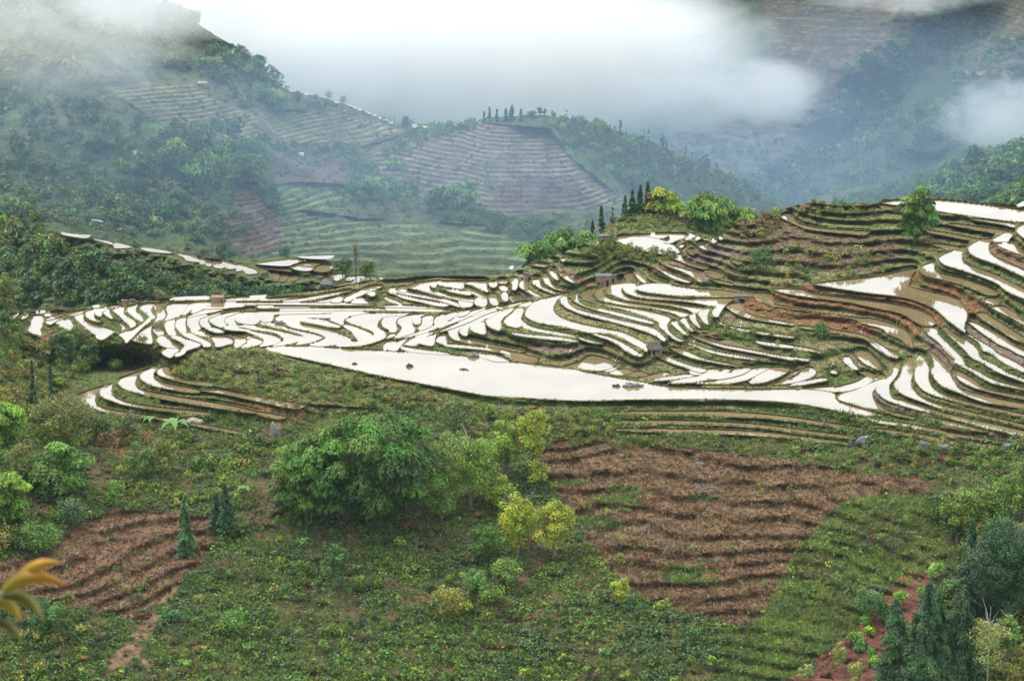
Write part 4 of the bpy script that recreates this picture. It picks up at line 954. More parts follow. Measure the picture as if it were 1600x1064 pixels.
mass('woodland', on4, 'far blue wooded ravine on the cloudy mountain', [
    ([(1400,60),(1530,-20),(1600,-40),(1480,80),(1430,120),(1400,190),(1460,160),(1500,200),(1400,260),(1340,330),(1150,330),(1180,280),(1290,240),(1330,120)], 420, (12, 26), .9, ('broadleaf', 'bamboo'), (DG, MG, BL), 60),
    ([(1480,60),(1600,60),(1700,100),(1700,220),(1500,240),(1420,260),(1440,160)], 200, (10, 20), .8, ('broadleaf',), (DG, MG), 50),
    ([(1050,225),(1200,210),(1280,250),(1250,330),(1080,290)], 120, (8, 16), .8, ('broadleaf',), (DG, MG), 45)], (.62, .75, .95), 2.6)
mass('bushes', on1, 'leafy bushes scattered over the green slope', [
    ([(300,720),(420,700),(440,800),(640,830),(760,880),(900,900),(960,990),(1150,1010),(1120,1140),(260,1140),(300,980),(330,880)], 330, (9, 24), .7, ('shrub',), (MG, DG, LG, MG, (.09,.17,.05)), 110),
    ([(160,690),(420,690),(400,780),(330,800),(180,780)], 90, (9, 22), .7, ('shrub',), (MG, OL, LG), 110),
    ([(-150,1000),(60,960),(140,960),(200,1060),(150,1140),(-150,1140)], 110, (9, 26), .7, ('shrub',), (MG, DG, OL, (.2,.2,.05)), 120),
    ([(860,760),(980,800),(1010,870),(960,900),(880,880)], 30, (8, 18), .6, ('shrub',), (MG, LG), 100),
    ([(1330,790),(1480,790),(1450,900),(1320,980),(1180,1080),(1140,1000),(1240,880)], 60, (7, 16), .5, ('shrub',), (MG, LG, OL), 100)])
mass('scrub', on6, 'low green and straw scrub covering the knoll behind the pond', [
    ([(930,376),(980,338),(1060,333),(1120,345),(1190,355),(1180,372),(1060,366),(940,372)], 330, (5, 12), .5, ('shrub',), (MG, OL, LG, DG, (.16,.13,.06)), 45)])
# thickets and ground cover of the near land
mass('thicket', on1, 'tangled green thickets in the gully and on the near knoll', [
    ([(-150,560),(20,510),(60,560),(100,600),(60,640),(-150,660)], 120, (14, 30), .8, ('shrub', 'broadleaf'), (OL, MG, (.13,.12,.045)), 260),
    ([(60,540),(130,540),(200,545),(255,556),(250,562),(200,566),(140,580),(110,600),(70,620)], 120, (14, 28), .85, ('shrub', 'broadleaf'), (DG, MG, MG, OL), 300),
    ([(0,620),(120,640),(150,655),(140,720),(0,760),(-150,760),(-150,640)], 110, (18, 38), .8, ('shrub',), (OL, MG, LG, DG), 360),
    ([(-150,740),(60,720),(150,735),(130,800),(60,860),(-150,870)], 100, (18, 40), .75, ('shrub',), (DG, MG, BL, OL), 360),
    ([(268,588),(300,560),(350,552),(410,552),(440,575),(420,600),(300,598)], 150, (9, 20), .7, ('shrub',), (OL, (.15,.15,.08), MG, (.12,.13,.06)), 170),
    ([(350,600),(480,575),(620,602),(720,628),(700,650),(560,640),(440,640),(360,612)], 200, (9, 18), .7, ('shrub',), (OL, MG, DG, (.14,.13,.06)), 150),
    ([(700,632),(780,640),(960,650),(960,668),(1000,680),(850,690),(700,680)], 150, (8, 18), .7, ('shrub',), (MG, OL, DG, LG), 150),
    ([(1345,672),(1420,668),(1540,705),(1600,700),(1760,720),(1760,790),(1600,735),(1500,735),(1420,730),(1345,700)], 130, (9, 20), .7, ('shrub',), (MG, OL, DG), 170),
    ([(840,693),(1000,685),(1200,697),(1330,705),(1480,745),(1440,750),(1200,712),(1000,695)], 120, (6, 13), .6, ('shrub',), (MG, OL), 100),
    ([(900,395),(960,378),(980,388),(1060,400),(1050,412),(980,410),(920,405)], 110, (8, 16), .8, ('shrub',), (MG, DG, OL), 130),
    ([(1170,400),(1250,385),(1400,400),(1380,432),(1280,440),(1190,446),(1150,432)], 110, (7, 15), .7, ('shrub',), (DG, MG, OL), 110),
    ([(1108,510),(1180,515),(1230,530),(1240,545),(1160,530),(1100,520)], 60, (7, 14), .6, ('shrub',), (DG, MG), 110),
    ([(1235,330),(1262,316),(1360,320),(1380,330),(1360,345),(1270,340)], 70, (7, 15), .6, ('shrub',), (OL, MG, (.14,.1,.05)), 100),
    ([(1150,352),(1210,333),(1230,345),(1200,375),(1160,375)], 45, (9, 17), .8, ('shrub',), ((.13,.085,.045), OL, MG), 120),
    ([(1460,780),(1600,800),(1760,850),(1760,1100),(1480,1100),(1460,960)], 110, (26, 50), .8, ('shrub', 'broadleaf'), (DG, DG, MG, OL), 420)])
# --- ground cover of the near land ------------------------------------------------------------------
def look(g, u, v):
    c = np.clip(((u - U0) / DU).astype(int), 0, len(us) - 1); r = np.clip((v - 300).astype(int), 0, len(vr) - 1); return g[r, c]
def above(u, v): return v < np.interp(u, SIL1[:, 0], SIL1[:, 1]) + 1
def cover():
    # broad-leaved scrub on the lower slope
    n = 42000; u = rng.uniform(-260, 1860, n); v = 640 + 560 * rng.random(n) ** .95
    bare = np.clip(look(BROWN, u, v) * .97 + look(LBROWN, u, v) * .95 + look(LTRACK, u, v) + look(RSOIL, u, v) * .9 + look(RED1, u, v) * .9 + look(GRASSY, u, v) * .75, 0, 1)
    patch = fbm(u / 55, v / 35, 4, 91); keepm = (rng.random(n) > bare) & ~look(wat, u, v) & (rng.random(n) < np.clip((patch - .33) * 4.5, .12, 1)) & (rng.random(n) < 1.1 - np.clip(fbm(u / 50, v / 30, 4, 207) * 6 - 3.2, 0, .95))
    u, v = u[keepm], v[keepm]; P_ = on1(u, v); n = len(u); r = rng.uniform(.35, 1.0, n) * (1 + .5 * (fbm(u / 30, v / 20, 3, 14) > .62)); m_ = 15
    k = np.repeat(np.arange(n), m_); d = unit(rng.normal(size=(n * m_, 3))); d[:, 2] = np.abs(d[:, 2]); c = P_[k] + d * (r[k] * (.5 + .6 * rng.random(n * m_)))[:, None] * np.array([1, 1, .8])
    pal = np.array([MG, DG, OL, LG, BL, YG, (.16, .15, .06), (.07, .13, .03)]); h_ = fbm(u / 90, v / 60, 4, 55); idx = np.clip(((h_ - .25) * 9 + rng.normal(size=n) * 1.2), 0, 7).astype(int); order = np.array([4, 1, 1, 0, 0, 7, 3, 2]); pc = pal[order[idx]]
    yel = rng.random(n) < .008; pc[yel] = (.24, .22, .035)
    cc = pc[k] * np.array([1.45, 1.42, .9]) * (1 + .3 * rng.normal(size=(n * m_, 1))).clip(.4, 1.9); nn = unit(d + .6 * rng.normal(size=d.shape) + np.array([0, -.1, .4]))
    vv_ = cards(c, rng.uniform(.28, .62, n * m_), nn, 1.25); tag(mesh_obj('scrub', vv_, qidx(len(c)), M_leaf, np.repeat(cc, 4, 0)), 'low leafy scrub covering the near slope', kind='stuff')
    # grass: blades on the banks, on the slope and straw on the dry fields
    def blades(name, label, n, region, height, cols, lean=.5, wide=.09, per=4):
        u, v = region(n); ok = ~look(wat, u, v) & ~above(u, v); u, v = u[ok], v[ok]; P_ = on1(u, v); n = len(u); k = np.repeat(np.arange(n), per); N_ = n * per
        b = P_[k] + rng.normal(size=(N_, 3)) * np.array([.16, .16, .02]); dr = rng.normal(size=(N_, 3)) * lean; dr[:, 2] = 1; dr = unit(dr); hh = (height * (.5 + rng.random(N_)))[:, None]; sd = unit(np.cross(dr, rng.normal(size=(N_, 3)))) * wide
        V_ = np.stack([b - sd, b + sd, b + dr * hh + rng.normal(size=(N_, 3)) * .04], 1).reshape(-1, 3)
        ci = cols(u, v, n)[k] * (1 + .25 * rng.normal(size=(N_, 1))).clip(.4, 1.8)
        tag(mesh_obj(name, V_, None, M_grass, np.repeat(ci.clip(.004, .9), 3, 0), tris=np.arange(N_ * 3).reshape(-1, 3)), label, kind='stuff')
    def upper(n):
        u = rng.uniform(-260, 1860, n); v = rng.uniform(310, 700, n); wz = look(MUD, u, v); k_ = (rng.random(n) > wz * .85); return u[k_], v[k_]
    def ucol(u, v, n):
        h_ = fbm(u / 25, v / 14, 3, 66) + .12 * rng.normal(size=n); c_ = np.array([(.085, .125, .03)] * n); c_[h_ > .5] = (.12, .155, .035); c_[h_ > .62] = (.17, .16, .06); c_[h_ < .36] = (.06, .09, .03); c_[h_ < .28] = (.12, .09, .045)
        ru = look(RUST, u, v) > .35; c_[ru] = np.array([(.30, .12, .04), (.18, .08, .035), (.24, .15, .06)])[rng.integers(0, 3, ru.sum())]
        dr_ = look(DRY1, u, v) > rng.random(n) * 1.2; c_[dr_] = np.array([(.15, .09, .045), (.11, .08, .04)])[rng.integers(0, 2, dr_.sum())]; return c_
    blades('bank_grass', 'short green and rusty grass on the terrace banks', 112000, upper, .42, ucol, .6, .10, 3)
    def lower(n):
        u = rng.uniform(-260, 1860, n); v = rng.uniform(640, 1200, n); d_ = np.clip(.4 + look(GRASSY, u, v) - look(BROWN, u, v) - look(LBROWN, u, v) - look(RSOIL, u, v) - look(LTRACK, u, v), .03, 1); k_ = rng.random(n) < d_; return u[k_], v[k_]
    def lcol(u, v, n):
        h_ = fbm(u / 40, v / 25, 3, 68) + .1 * rng.normal(size=n); c_ = np.array([(.125, .19, .035)] * n); c_[h_ > .5] = (.18, .26, .045); c_[h_ > .64] = (.24, .26, .06); c_[h_ < .36] = (.13, .12, .05); return c_
    blades('slope_grass', 'rough green grass on the lower slope', 175000, lower, .6, lcol, .7, .10, 4)
    def dry(n):
        u = rng.uniform(-150, 1500, n); v = rng.uniform(660, 1000, n); d_ = look(BROWN, u, v) + look(LBROWN, u, v) * .8; e = look(np.abs(Zd - np.roll(Zd, 3, 0)), u, v); k_ = (d_ > rng.random(n)) & (rng.random(n) < .25 + e * 1.2); return u[k_], v[k_]
    def dcol(u, v, n):
        return np.array([(.26, .15, .07), (.17, .09, .05), (.36, .24, .12), (.12, .075, .045), (.22, .13, .06)])[np.clip((fbm(u / 18, v / 7, 3, 71) * 7 - 1 + rng.normal(size=n) * .8), 0, 4).astype(int)]
    blades('dry_grass', 'matted brown dead grass over the bare fields', 170000, dry, .65, dcol, 1.0, .11, 4)
cover()
# --- plants one can single out: kind, u, v of the foot, width, height (pixels of the view), colour, label ----
BAM, BAMY, BAMD, PIN, PIN2 = (.055, .115, .025), (.2, .27, .035), (.05, .1, .03), (.035, .075, .04), (.05, .1, .055)
G_gully, G_left, G_right = 'trees in the gully on the left', 'shrubs and trees on the left slope', 'trees at the right edge'
G_con, G_path, G_top = 'dark conifers at the bottom right', 'round bushes along the red path', 'trees along the top of the terraced hill'
G_knoll, G_mid = 'trees on the knoll behind the upper pond', 'trees across the valley'
TREES = [
 # near slope
 (on1,'bamboo_clump',580,812,240,188,'bamboo',BAM,'huge bright green bamboo clump below the left half of the long pond','bamboo',None,1.7),
 (on1,'bamboo_clump',478,815,125,150,'bamboo',(.085,.165,.035),'lower lighter bamboo clump leaning out to the left of the huge one','bamboo',None,1.6),
 (on1,'tree',712,690,70,78,'broadleaf',(.09,.13,.05),'dull thin grey-green tree right behind the huge bamboo clump','tree',None,.35),
 (on1,'tree',832,745,66,122,'broadleaf',(.22,.27,.04),'tall narrow yellow-green tree beside the brown field','tree',None,.8),
 (on1,'tree',790,745,80,100,'broadleaf',(.15,.23,.04),'mid green leafy tree just left of the tall yellow-green one','tree',None,.8),
 (on1,'shrub',735,790,125,125,'broadleaf',(.14,.22,.04),'wide light green spotted bush touching the right side of the huge bamboo','bush',None,.8),
 (on1,'shrub',808,868,84,112,'broadleaf',(.24,.28,.035),'yellow-green round bush at the lower left corner of the brown field','bush',None,.85),
 (on1,'shrub',866,870,84,98,'broadleaf',(.25,.29,.045),'pale yellow-green dome bush with bare stems, right of its twin','bush',None,.85),
 (on1,'shrub',705,735,70,70,'broadleaf',(.13,.2,.045),'small light bush between the bamboo and the spotted bush','bush',None,.8),
 (on1,'shrub',690,815,60,60,'broadleaf',(.12,.2,.06),'silvery green bush under the right edge of the bamboo','bush',None,.8),
 (on1,'shrub',780,800,70,66,'broadleaf',(.17,.24,.04),'bright bush joining the spotted bush to the yellow-green domes','bush',None,.8),
 (on1,'shrub',838,762,44,46,'broadleaf',(.23,.28,.04),'low yellow-green bush hanging over the upper left corner of the brown field','bush',None,.8),
 (on1,'shrub',792,915,62,50,'broadleaf',(.12,.2,.045),'green bush hanging below the left yellow-green dome','bush',None,.8),
 (on1,'shrub',768,945,48,38,'broadleaf',(.1,.17,.04),'lowest bush of the diagonal belt under the yellow-green domes','bush',None,.8),
 (on1,'shrub',755,875,70,62,'shrub',(.07,.14,.035),'dark green leafy bush left of the two yellow-green domes','bush',None,.8),
 (on1,'shrub',742,925,50,40,'shrub',(.1,.2,.06),'small bluish light green bush in the middle of the green slope','bush',None,.9),
 (on1,'shrub',525,920,52,82,'shrub',(.065,.125,.05),'soft grey-green bush alone on the slope below the bamboo','bush',None,.9),
 (on1,'shrub',705,965,78,52,'shrub',(.18,.18,.045),'bush with yellowish leaves low on the green slope','bush',None,.7),
 (on1,'shrub',968,950,34,58,'shrub',(.24,.27,.05),'narrow yellow bush at the foot of the brown field','bush',None,1.),
 (on1,'shrub',982,958,24,32,'shrub',(.05,.1,.035),'dark little bush against the right of the narrow yellow one','bush',None,1.),
 (on1,'shrub',372,985,52,38,'shrub',(.09,.19,.05),'fresh green low bush right of the bare footpath','bush',None,.9),
 (on1,'shrub',266,972,30,26,'shrub',(.06,.15,.07),'small bluish bush at the fork of the footpath','bush',None,.9),
 (on1,'shrub',1085,1000,26,30,'shrub',(.06,.13,.045),'dark green bush below the right end of the brown field','bush',None,1.),
 (on1,'shrub',1035,952,26,16,'shrub',(.22,.28,.05),'tiny lime green bush on the lower brown ledges','bush',None,1.),
 (on1,'conifer',292,870,38,88,'conifer',(.055,.12,.06),'slim blue-green conifer standing in the left brown field','conifer',None,1.6),
 (on1,'conifer',338,835,36,66,'conifer',PIN,'left one of two dark pines at the top of the left brown field','conifer',None,1.5),
 (on1,'conifer',356,828,34,76,'conifer',PIN,'right and taller one of two dark pines above the left brown field','conifer',None,1.5),
 (on1,'shrub',258,742,52,68,'shrub',(.12,.16,.04),'bush dotted with yellow flowers under the banana plant','bush',None,.8),
 (on1,'shrub',222,745,62,62,'shrub',(.085,.15,.05),'feathery grey-green bush left of the yellow-flowered one','bush',None,.8),
 (on1,'shrub',200,690,62,48,'shrub',(.085,.11,.045),'dark mixed bush under the lowest curved paddy on the left','bush',None,.7),
 (on1,'bamboo_clump',92,770,98,88,'bamboo',(.08,.16,.035),'bright green bamboo clump in the middle of the left slope','bamboo',G_left,1.5),
 (on1,'bamboo_clump',12,820,66,95,'bamboo',(.12,.22,.035),'lime bamboo clump cut by the left edge above the brown field','bamboo',G_left,1.5),
 (on1,'bamboo_clump',8,706,62,92,'bamboo',(.13,.23,.035),'lime green bamboo cut by the left edge, uppermost one','bamboo',G_left,1.5),
 (on1,'tree',98,705,130,96,'broadleaf',(.12,.14,.045),'spreading olive tree left of the curved white paddies','tree',G_left,.75),
 (on1,'tree',150,690,60,50,'broadleaf',(.075,.12,.035),'dark olive tree tucked under the left tip of the curved paddies','tree',G_left,.75),
 (on1,'tree',40,760,70,80,'broadleaf',(.13,.155,.05),'olive leafy tree between the lime bamboo and the left slope clump','tree',G_left,.7),
 (on1,'shrub',115,825,60,50,'shrub',(.07,.13,.06),'greyish bush directly below the left slope bamboo clump','bush',G_left,.8),
 (on1,'shrub',60,865,80,58,'shrub',(.08,.15,.04),'dark leafy bush with yellow dots above the left brown field','bush',G_left,.8),
 (on1,'shrub',182,790,44,42,'shrub',(.1,.18,.045),'small bright fern-like bush above the left brown field','bush',G_left,.8),
 (on1,'shrub',75,985,70,50,'shrub',(.06,.13,.045),'dark bush right of the yellow leaves in the lower left','bush',G_left,.8),
 # gully
 (on1,'tree',104,580,44,72,'broadleaf',(.06,.11,.045),'tall dark tree rising from the gully beside the red bank','tree',G_gully,.9),
 (on1,'tree',140,580,46,46,'broadleaf',(.07,.12,.045),'second dark tree of the gully, right of the tallest','tree',G_gully,.9),
 (on1,'tree',82,640,16,68,'conifer',(.055,.1,.055),'very narrow tree right of the thinnest one in the gully','tree',G_gully,2.),
 (on1,'tree',52,640,14,74,'conifer',(.055,.095,.05),'thinnest tree standing on the red soil of the gully','tree',G_gully,2.),
 (on1,'tree',172,572,46,36,'broadleaf',(.06,.105,.035),'dark bushy tree under the braided paddies','tree',G_gully,.9),
 (on1,'tree',205,562,40,30,'broadleaf',(.11,.15,.04),'light olive tree close above the curved paddies','tree',G_gully,.9),
 (on1,'tree',238,560,50,26,'broadleaf',(.075,.12,.04),'leafy tree filling the right end of the gully','tree',G_gully,.9),
 (on1,'tree',178,580,22,20,'shrub',(.12,.2,.045),'small rounded light green tree in front of the gully trees','tree',G_gully,1.),
 (on1,'tree',222,548,30,28,'broadleaf',(.08,.12,.035),'tree with a rust coloured branch overlapping the white paddies','tree',G_gully,.8),
 (on1,'tree',118,545,40,34,'broadleaf',(.11,.14,.04),'yellowish tree over the leftmost white paddies','tree',G_gully,.8),
 (on1,'tree',10,492,58,68,'broadleaf',(.12,.15,.045),'rounded olive tree on the left edge level with the wood','tree',None,.9),
 (on1,'tree',8,520,34,34,'broadleaf',(.045,.085,.035),'dark tree below the rounded olive one on the left edge','tree',None,.9),
 (on1,'bush',98,476,44,22,'shrub',(.14,.15,.07),'pale dry bush on the rim above the leftmost paddies','bush',None,1.),
 # right edge
 (on1,'tree',1495,845,72,98,'broadleaf',(.15,.21,.045),'light yellow-green tree standing left in the right hand grove','tree',G_right,.8),
 (on1,'tree',1545,835,80,92,'broadleaf',(.12,.19,.045),'mid green tree with thin trunk right of the yellow-green one','tree',G_right,.8),
 (on1,'tree',1596,820,80,108,'broadleaf',(.13,.2,.05),'tall light green tree cut by the right edge above the dark one','tree',G_right,.8),
 (on1,'tree',1600,880,70,70,'broadleaf',(.15,.17,.045),'olive tree at the right edge behind the big dark tree','tree',G_right,.8),
 (on1,'tree',1485,845,40,52,'broadleaf',(.05,.09,.035),'small dark tree with a visible trunk at the edge of the grass','tree',G_right,.9),
 (on1,'tree',1572,990,150,200,'broadleaf',(.04,.085,.04),'huge dark blue-green tree filling the right edge','tree',G_right,.8),
 (on1,'conifer',1512,965,56,150,'conifer',(.045,.095,.05),'tall slender dark conifer left of the huge dark tree','conifer',G_con,1.8),
 (on1,'conifer',1545,960,36,130,'conifer',(.06,.11,.055),'greyer slender conifer between its neighbour and the huge dark tree','conifer',G_con,1.8),
 (on1,'conifer',1402,1115,100,175,'conifer',(.045,.1,.045),'broad conifer furthest left at the bottom right','conifer',G_con,1.9),
 (on1,'conifer',1436,1120,105,212,'conifer',(.045,.095,.045),'tallest pointed conifer of the bottom right group','conifer',G_con,1.9),
 (on1,'conifer',1468,1105,100,180,'conifer',(.06,.115,.06),'slightly lighter conifer in the middle of the bottom right group','conifer',G_con,1.9),
 (on1,'conifer',1500,1090,105,165,'conifer',(.045,.09,.045),'dark conifer directly left of the pale birch-like tree','conifer',G_con,1.9),
 (on1,'birch',1540,1100,74,170,'broadleaf',(.2,.21,.09),'sparse birch-like tree with a thin white trunk in front of the dark trees','tree',None,.16),
 (on1,'tree',1572,1040,44,92,'broadleaf',(.14,.24,.07),'bright leafy young tree behind the white-trunked one','tree',G_right,.8),
 (on1,'tree',1600,1100,80,110,'broadleaf',(.17,.17,.04),'yellowish tree in the bottom right corner','tree',G_right,.7),
 (on1,'tree',1357,972,50,62,'broadleaf',(.08,.15,.06),'small tree with dark trunk between the grass and the red path','tree',None,.7),
 (on1,'bush',1355,976,22,20,'shrub',(.13,.25,.04),'round bush beside the trunk of the small tree','bush',G_path,1.2),
 (on1,'bush',1363,993,26,20,'shrub',(.2,.3,.04),'yellowest round bush halfway up the red path','bush',G_path,1.2),
 (on1,'bush',1336,1002,22,20,'shrub',(.1,.22,.04),'round bush highest on the left side of the red path','bush',G_path,1.2),
 (on1,'bush',1343,1016,22,18,'shrub',(.08,.18,.05),'round bush second down on the left side of the red path','bush',G_path,1.2),
 (on1,'bush',1360,1027,20,16,'shrub',(.08,.19,.05),'round dull bush next to the broad conifer','bush',G_path,1.2),
 (on1,'bush',1368,1038,22,14,'shrub',(.17,.32,.04),'lowest and brightest round bush on the red path','bush',G_path,1.2),
 (on1,'bush',1383,960,24,22,'shrub',(.07,.16,.05),'darker round bush above the broad conifer','bush',G_path,1.2),
 (on1,'bush',1386,974,26,18,'shrub',(.06,.12,.05),'darkest round bush just left of the broad conifer tip','bush',G_path,1.2),
 (on1,'bush',1407,946,28,24,'shrub',(.14,.26,.045),'bright double bush above the tallest conifer tip','bush',G_path,1.2),
 (on1,'bush',1445,934,26,22,'shrub',(.1,.2,.05),'round bush in the middle of the upper row','bush',G_path,1.2),
 (on1,'bush',1462,902,28,24,'shrub',(.14,.25,.06),'uppermost round bush of the path row','bush',G_path,1.2),
 (on1,'bush',1486,925,30,22,'shrub',(.09,.18,.06),'rightmost round bush against the slender conifers','bush',G_path,1.2),
 (on1,'weed',1258,1064,26,34,'shrub',(.2,.24,.08),'pale tall weed on the red soil, left one','weed',None,.5),
 (on1,'weed',1312,1048,28,62,'shrub',(.19,.23,.08),'pale tall leaning weed on the red soil, middle one','weed',None,.4),
 (on1,'weed',1335,1070,26,42,'shrub',(.2,.24,.08),'pale tall weed on the red soil, nearest to the conifers','weed',None,.5),
 # terraces
 (on1,'bamboo_clump',1430,376,54,90,'bamboo',(.075,.15,.035),'single bushy bamboo in front of the topmost flooded field','bamboo',None,2.2),
 (on1,'bush',1210,462,14,12,'shrub',(.13,.22,.05),'little green bush on the rust coloured bank','bush',None,1.2),
 (on1,'bush',1285,528,34,24,'shrub',(.07,.15,.05),'leafy bush on the green bank below the rusty ones','bush',None,1.),
 (on1,'bush',1190,420,50,36,'shrub',(.06,.12,.045),'dark thicket bush under the brown hill','bush',None,1.),
 (on1,'bush',340,460,20,14,'shrub',(.12,.13,.05),'brownish bush growing over the small wall box','bush',None,1.2),
 (on1,'bush',250,468,22,18,'shrub',(.12,.11,.07),'grey-brown bush right of the thatch heap','bush',None,1.2),
 (on1,'tree',205,466,30,20,'broadleaf',(.055,.1,.04),'dark tree behind the thatch heap','tree',None,1.2),
 # knoll with bamboo
 (on6,'bamboo_clump',842,416,58,48,'bamboo',(.085,.165,.045),'leftmost bamboo clump beside the stepped ridge','bamboo',G_knoll,2.0),
 (on6,'bamboo_clump',880,404,60,46,'bamboo',(.09,.17,.045),'middle bamboo clump beside the stepped ridge','bamboo',G_knoll,2.0),
 (on6,'bamboo_clump',912,396,44,38,'bamboo',(.08,.16,.05),'right bamboo clump beside the stepped ridge, under the conifers','bamboo',G_knoll,2.0),
 (on6,'conifer',925,354,14,30,'conifer',PIN,'lowest lone conifer on the left slope of the knoll','conifer',G_knoll,3.),
 (on6,'conifer',941,346,14,38,'conifer',PIN,'tall lone conifer left of the knoll top','conifer',G_knoll,3.),
 (on6,'conifer',957,340,12,24,'conifer',(.07,.09,.06),'thin see-through conifer on the knoll','conifer',G_knoll,1.2),
 (on6,'conifer',976,336,13,30,'conifer',PIN,'conifer at the left foot of the dense knoll group','conifer',G_knoll,3.),
 (on6,'conifer',988,334,18,36,'conifer',PIN,'first conifer of the dense knoll group','conifer',G_knoll,3.),
 (on6,'conifer',1000,333,18,42,'conifer',PIN,'second conifer of the dense knoll group','conifer',G_knoll,3.),
 (on6,'conifer',1012,333,20,46,'conifer',PIN,'tallest conifer of the dense knoll group','conifer',G_knoll,3.),
 (on6,'bamboo_clump',1030,334,50,46,'bamboo',(.17,.23,.045),'yellowish bamboo clump just right of the knoll conifers','bamboo',G_knoll,2.0),
 (on6,'bamboo_clump',1052,336,34,28,'bamboo',(.16,.24,.045),'low lime bamboo clump ending the left group on the knoll','bamboo',G_knoll,2.0),
 (on6,'bamboo_clump',1104,358,68,60,'bamboo',(.09,.17,.04),'largest bamboo clump on the right shoulder of the knoll','bamboo',G_knoll,2.0),
 (on6,'bamboo_clump',1138,356,40,40,'bamboo',(.1,.18,.04),'small bamboo clump filling the gap on the right shoulder','bamboo',G_knoll,2.0),
 (on6,'bamboo_clump',1160,358,50,40,'bamboo',(.14,.22,.04),'lime bamboo clump next to the dry brown hill','bamboo',G_knoll,2.0),
 # spur and valley
 (on2,'tree',535,428,30,28,'broadleaf',DG,'dark tree left of the bare poplar by the flooded steps','tree',G_mid,1.2),
 (on2,'tree',572,430,34,24,'broadleaf',(.075,.12,.035),'lighter tree right of the bare poplar','tree',G_mid,1.2),
 (on2,'tree',557,430,13,52,'bare',(.12,.11,.08),'tall nearly bare poplar between two green trees','tree',None,.6),
 (on2,'tree',213,401,22,28,'broadleaf',(.07,.11,.05),'thin round tree above the narrow flooded steps','tree',G_mid,.6),
 (on3,'tree',349,408,24,30,'broadleaf',DG,'dark round tree on the pale valley fields','tree',G_mid,1.2),
 (on3,'tree',445,401,20,17,'broadleaf',DG,'small dark tree above the white flooded steps','tree',G_mid,1.5),
 (on3,'bamboo_clump',692,328,46,44,'bamboo',BAMD,'left half of the bamboo pair on the brown hillside','bamboo',G_mid,1.5),
 (on3,'bamboo_clump',728,326,44,48,'bamboo',(.08,.16,.045),'right half of the bamboo pair on the brown hillside','bamboo',G_mid,1.5),
 (on3,'bamboo_clump',580,310,34,34,'bamboo',(.1,.2,.05),'bright bamboo clump in the ravine left of the brown hill','bamboo',G_mid,1.5),
 (on3,'bamboo_clump',602,303,24,22,'bamboo',(.06,.15,.045),'darker bamboo clump above the bright ravine one','bamboo',G_mid,1.5),
 (on3,'bamboo_clump',272,338,54,48,'bamboo',BAMD,'large dark bamboo clump above the valley fields','bamboo',G_mid,1.5),
 (on3,'bamboo_clump',318,285,64,48,'bamboo',(.08,.16,.045),'green bamboo clump over the ridge in the left middle','bamboo',G_mid,1.5),
 (on3,'bamboo_clump',388,272,50,34,'bamboo',BAMD,'bamboo clump right of the ridge in the left middle','bamboo',G_mid,1.5),
 (on3,'tree',425,338,24,38,'broadleaf',DG,'dark column tree on the reddish steps','tree',G_mid,1.5),
 (on3,'bamboo_clump',430,172,48,38,'bamboo',(.1,.18,.04),'bamboo clump on the skyline beside the white ridge steps','bamboo',G_mid,1.5),
 (on3,'tree',405,128,32,44,'broadleaf',(.07,.13,.045),'tree standing on the skyline at the edge of the cloud','tree',G_mid,1.3),
 (on3,'tree',466,162,14,16,'broadleaf',DG,'small dark tree between the white ridge steps','tree',G_mid,1.5),
 (on3,'tree',493,160,18,13,'shrub',(.07,.1,.045),'low round tree on the ridge of white steps','tree',G_mid,1.5),
 (on3,'tree',515,163,15,20,'bare',(.12,.11,.09),'left one of two bare trees on the ridge','tree',None,.5),
 (on3,'tree',536,170,13,20,'bare',(.12,.11,.09),'right one of two bare trees on the ridge','tree',None,.5),
 (on3,'tree',636,206,20,24,'broadleaf',(.045,.07,.04),'small dark tree in the saddle next to the pale pond','tree',G_mid,1.),
 (on3,'tree',758,192,7,18,'conifer',PIN,'leftmost slim conifer on the hill top','conifer',G_top,3.),
 (on3,'tree',765,191,8,22,'conifer',PIN,'tallest dark conifer of the left trio on the hill top','conifer',G_top,3.),
 (on3,'tree',776,191,9,20,'conifer',PIN,'right conifer of the left trio on the hill top','conifer',G_top,3.),
 (on3,'tree',791,191,9,20,'conifer',PIN,'slimmer conifer touching the stout one on the hill top','conifer',G_top,3.),
 (on3,'tree',799,191,13,25,'conifer',PIN,'stoutest conifer in the middle of the hill top','conifer',G_top,3.),
 (on3,'tree',815,190,9,19,'conifer',PIN,'lone conifer right of the stoutest one on the hill top','conifer',G_top,3.),
 (on3,'tree',832,184,20,9,'shrub',DG,'low dark hedge of bushes on the hill top','bush',G_top,2.),
 (on3,'tree',844,183,8,16,'broadleaf',(.08,.1,.06),'left one of two pale round trees on the hill top','tree',G_top,2.),
 (on3,'tree',852,183,6,14,'broadleaf',(.08,.1,.06),'right one of two pale round trees on the hill top','tree',G_top,2.),
 (on3,'tree',866,187,9,10,'broadleaf',(.12,.14,.06),'pale tree first behind the red scar','tree',G_top,2.),
 (on3,'tree',882,190,13,10,'broadleaf',(.12,.14,.06),'pale tree second behind the red scar','tree',G_top,2.),
 (on3,'tree',910,197,20,14,'broadleaf',(.12,.15,.05),'yellowish tree on the falling skyline, upper','tree',G_top,1.6),
 (on3,'tree',935,204,28,18,'broadleaf',(.12,.15,.05),'widest yellowish tree on the falling skyline','tree',G_top,1.6),
]
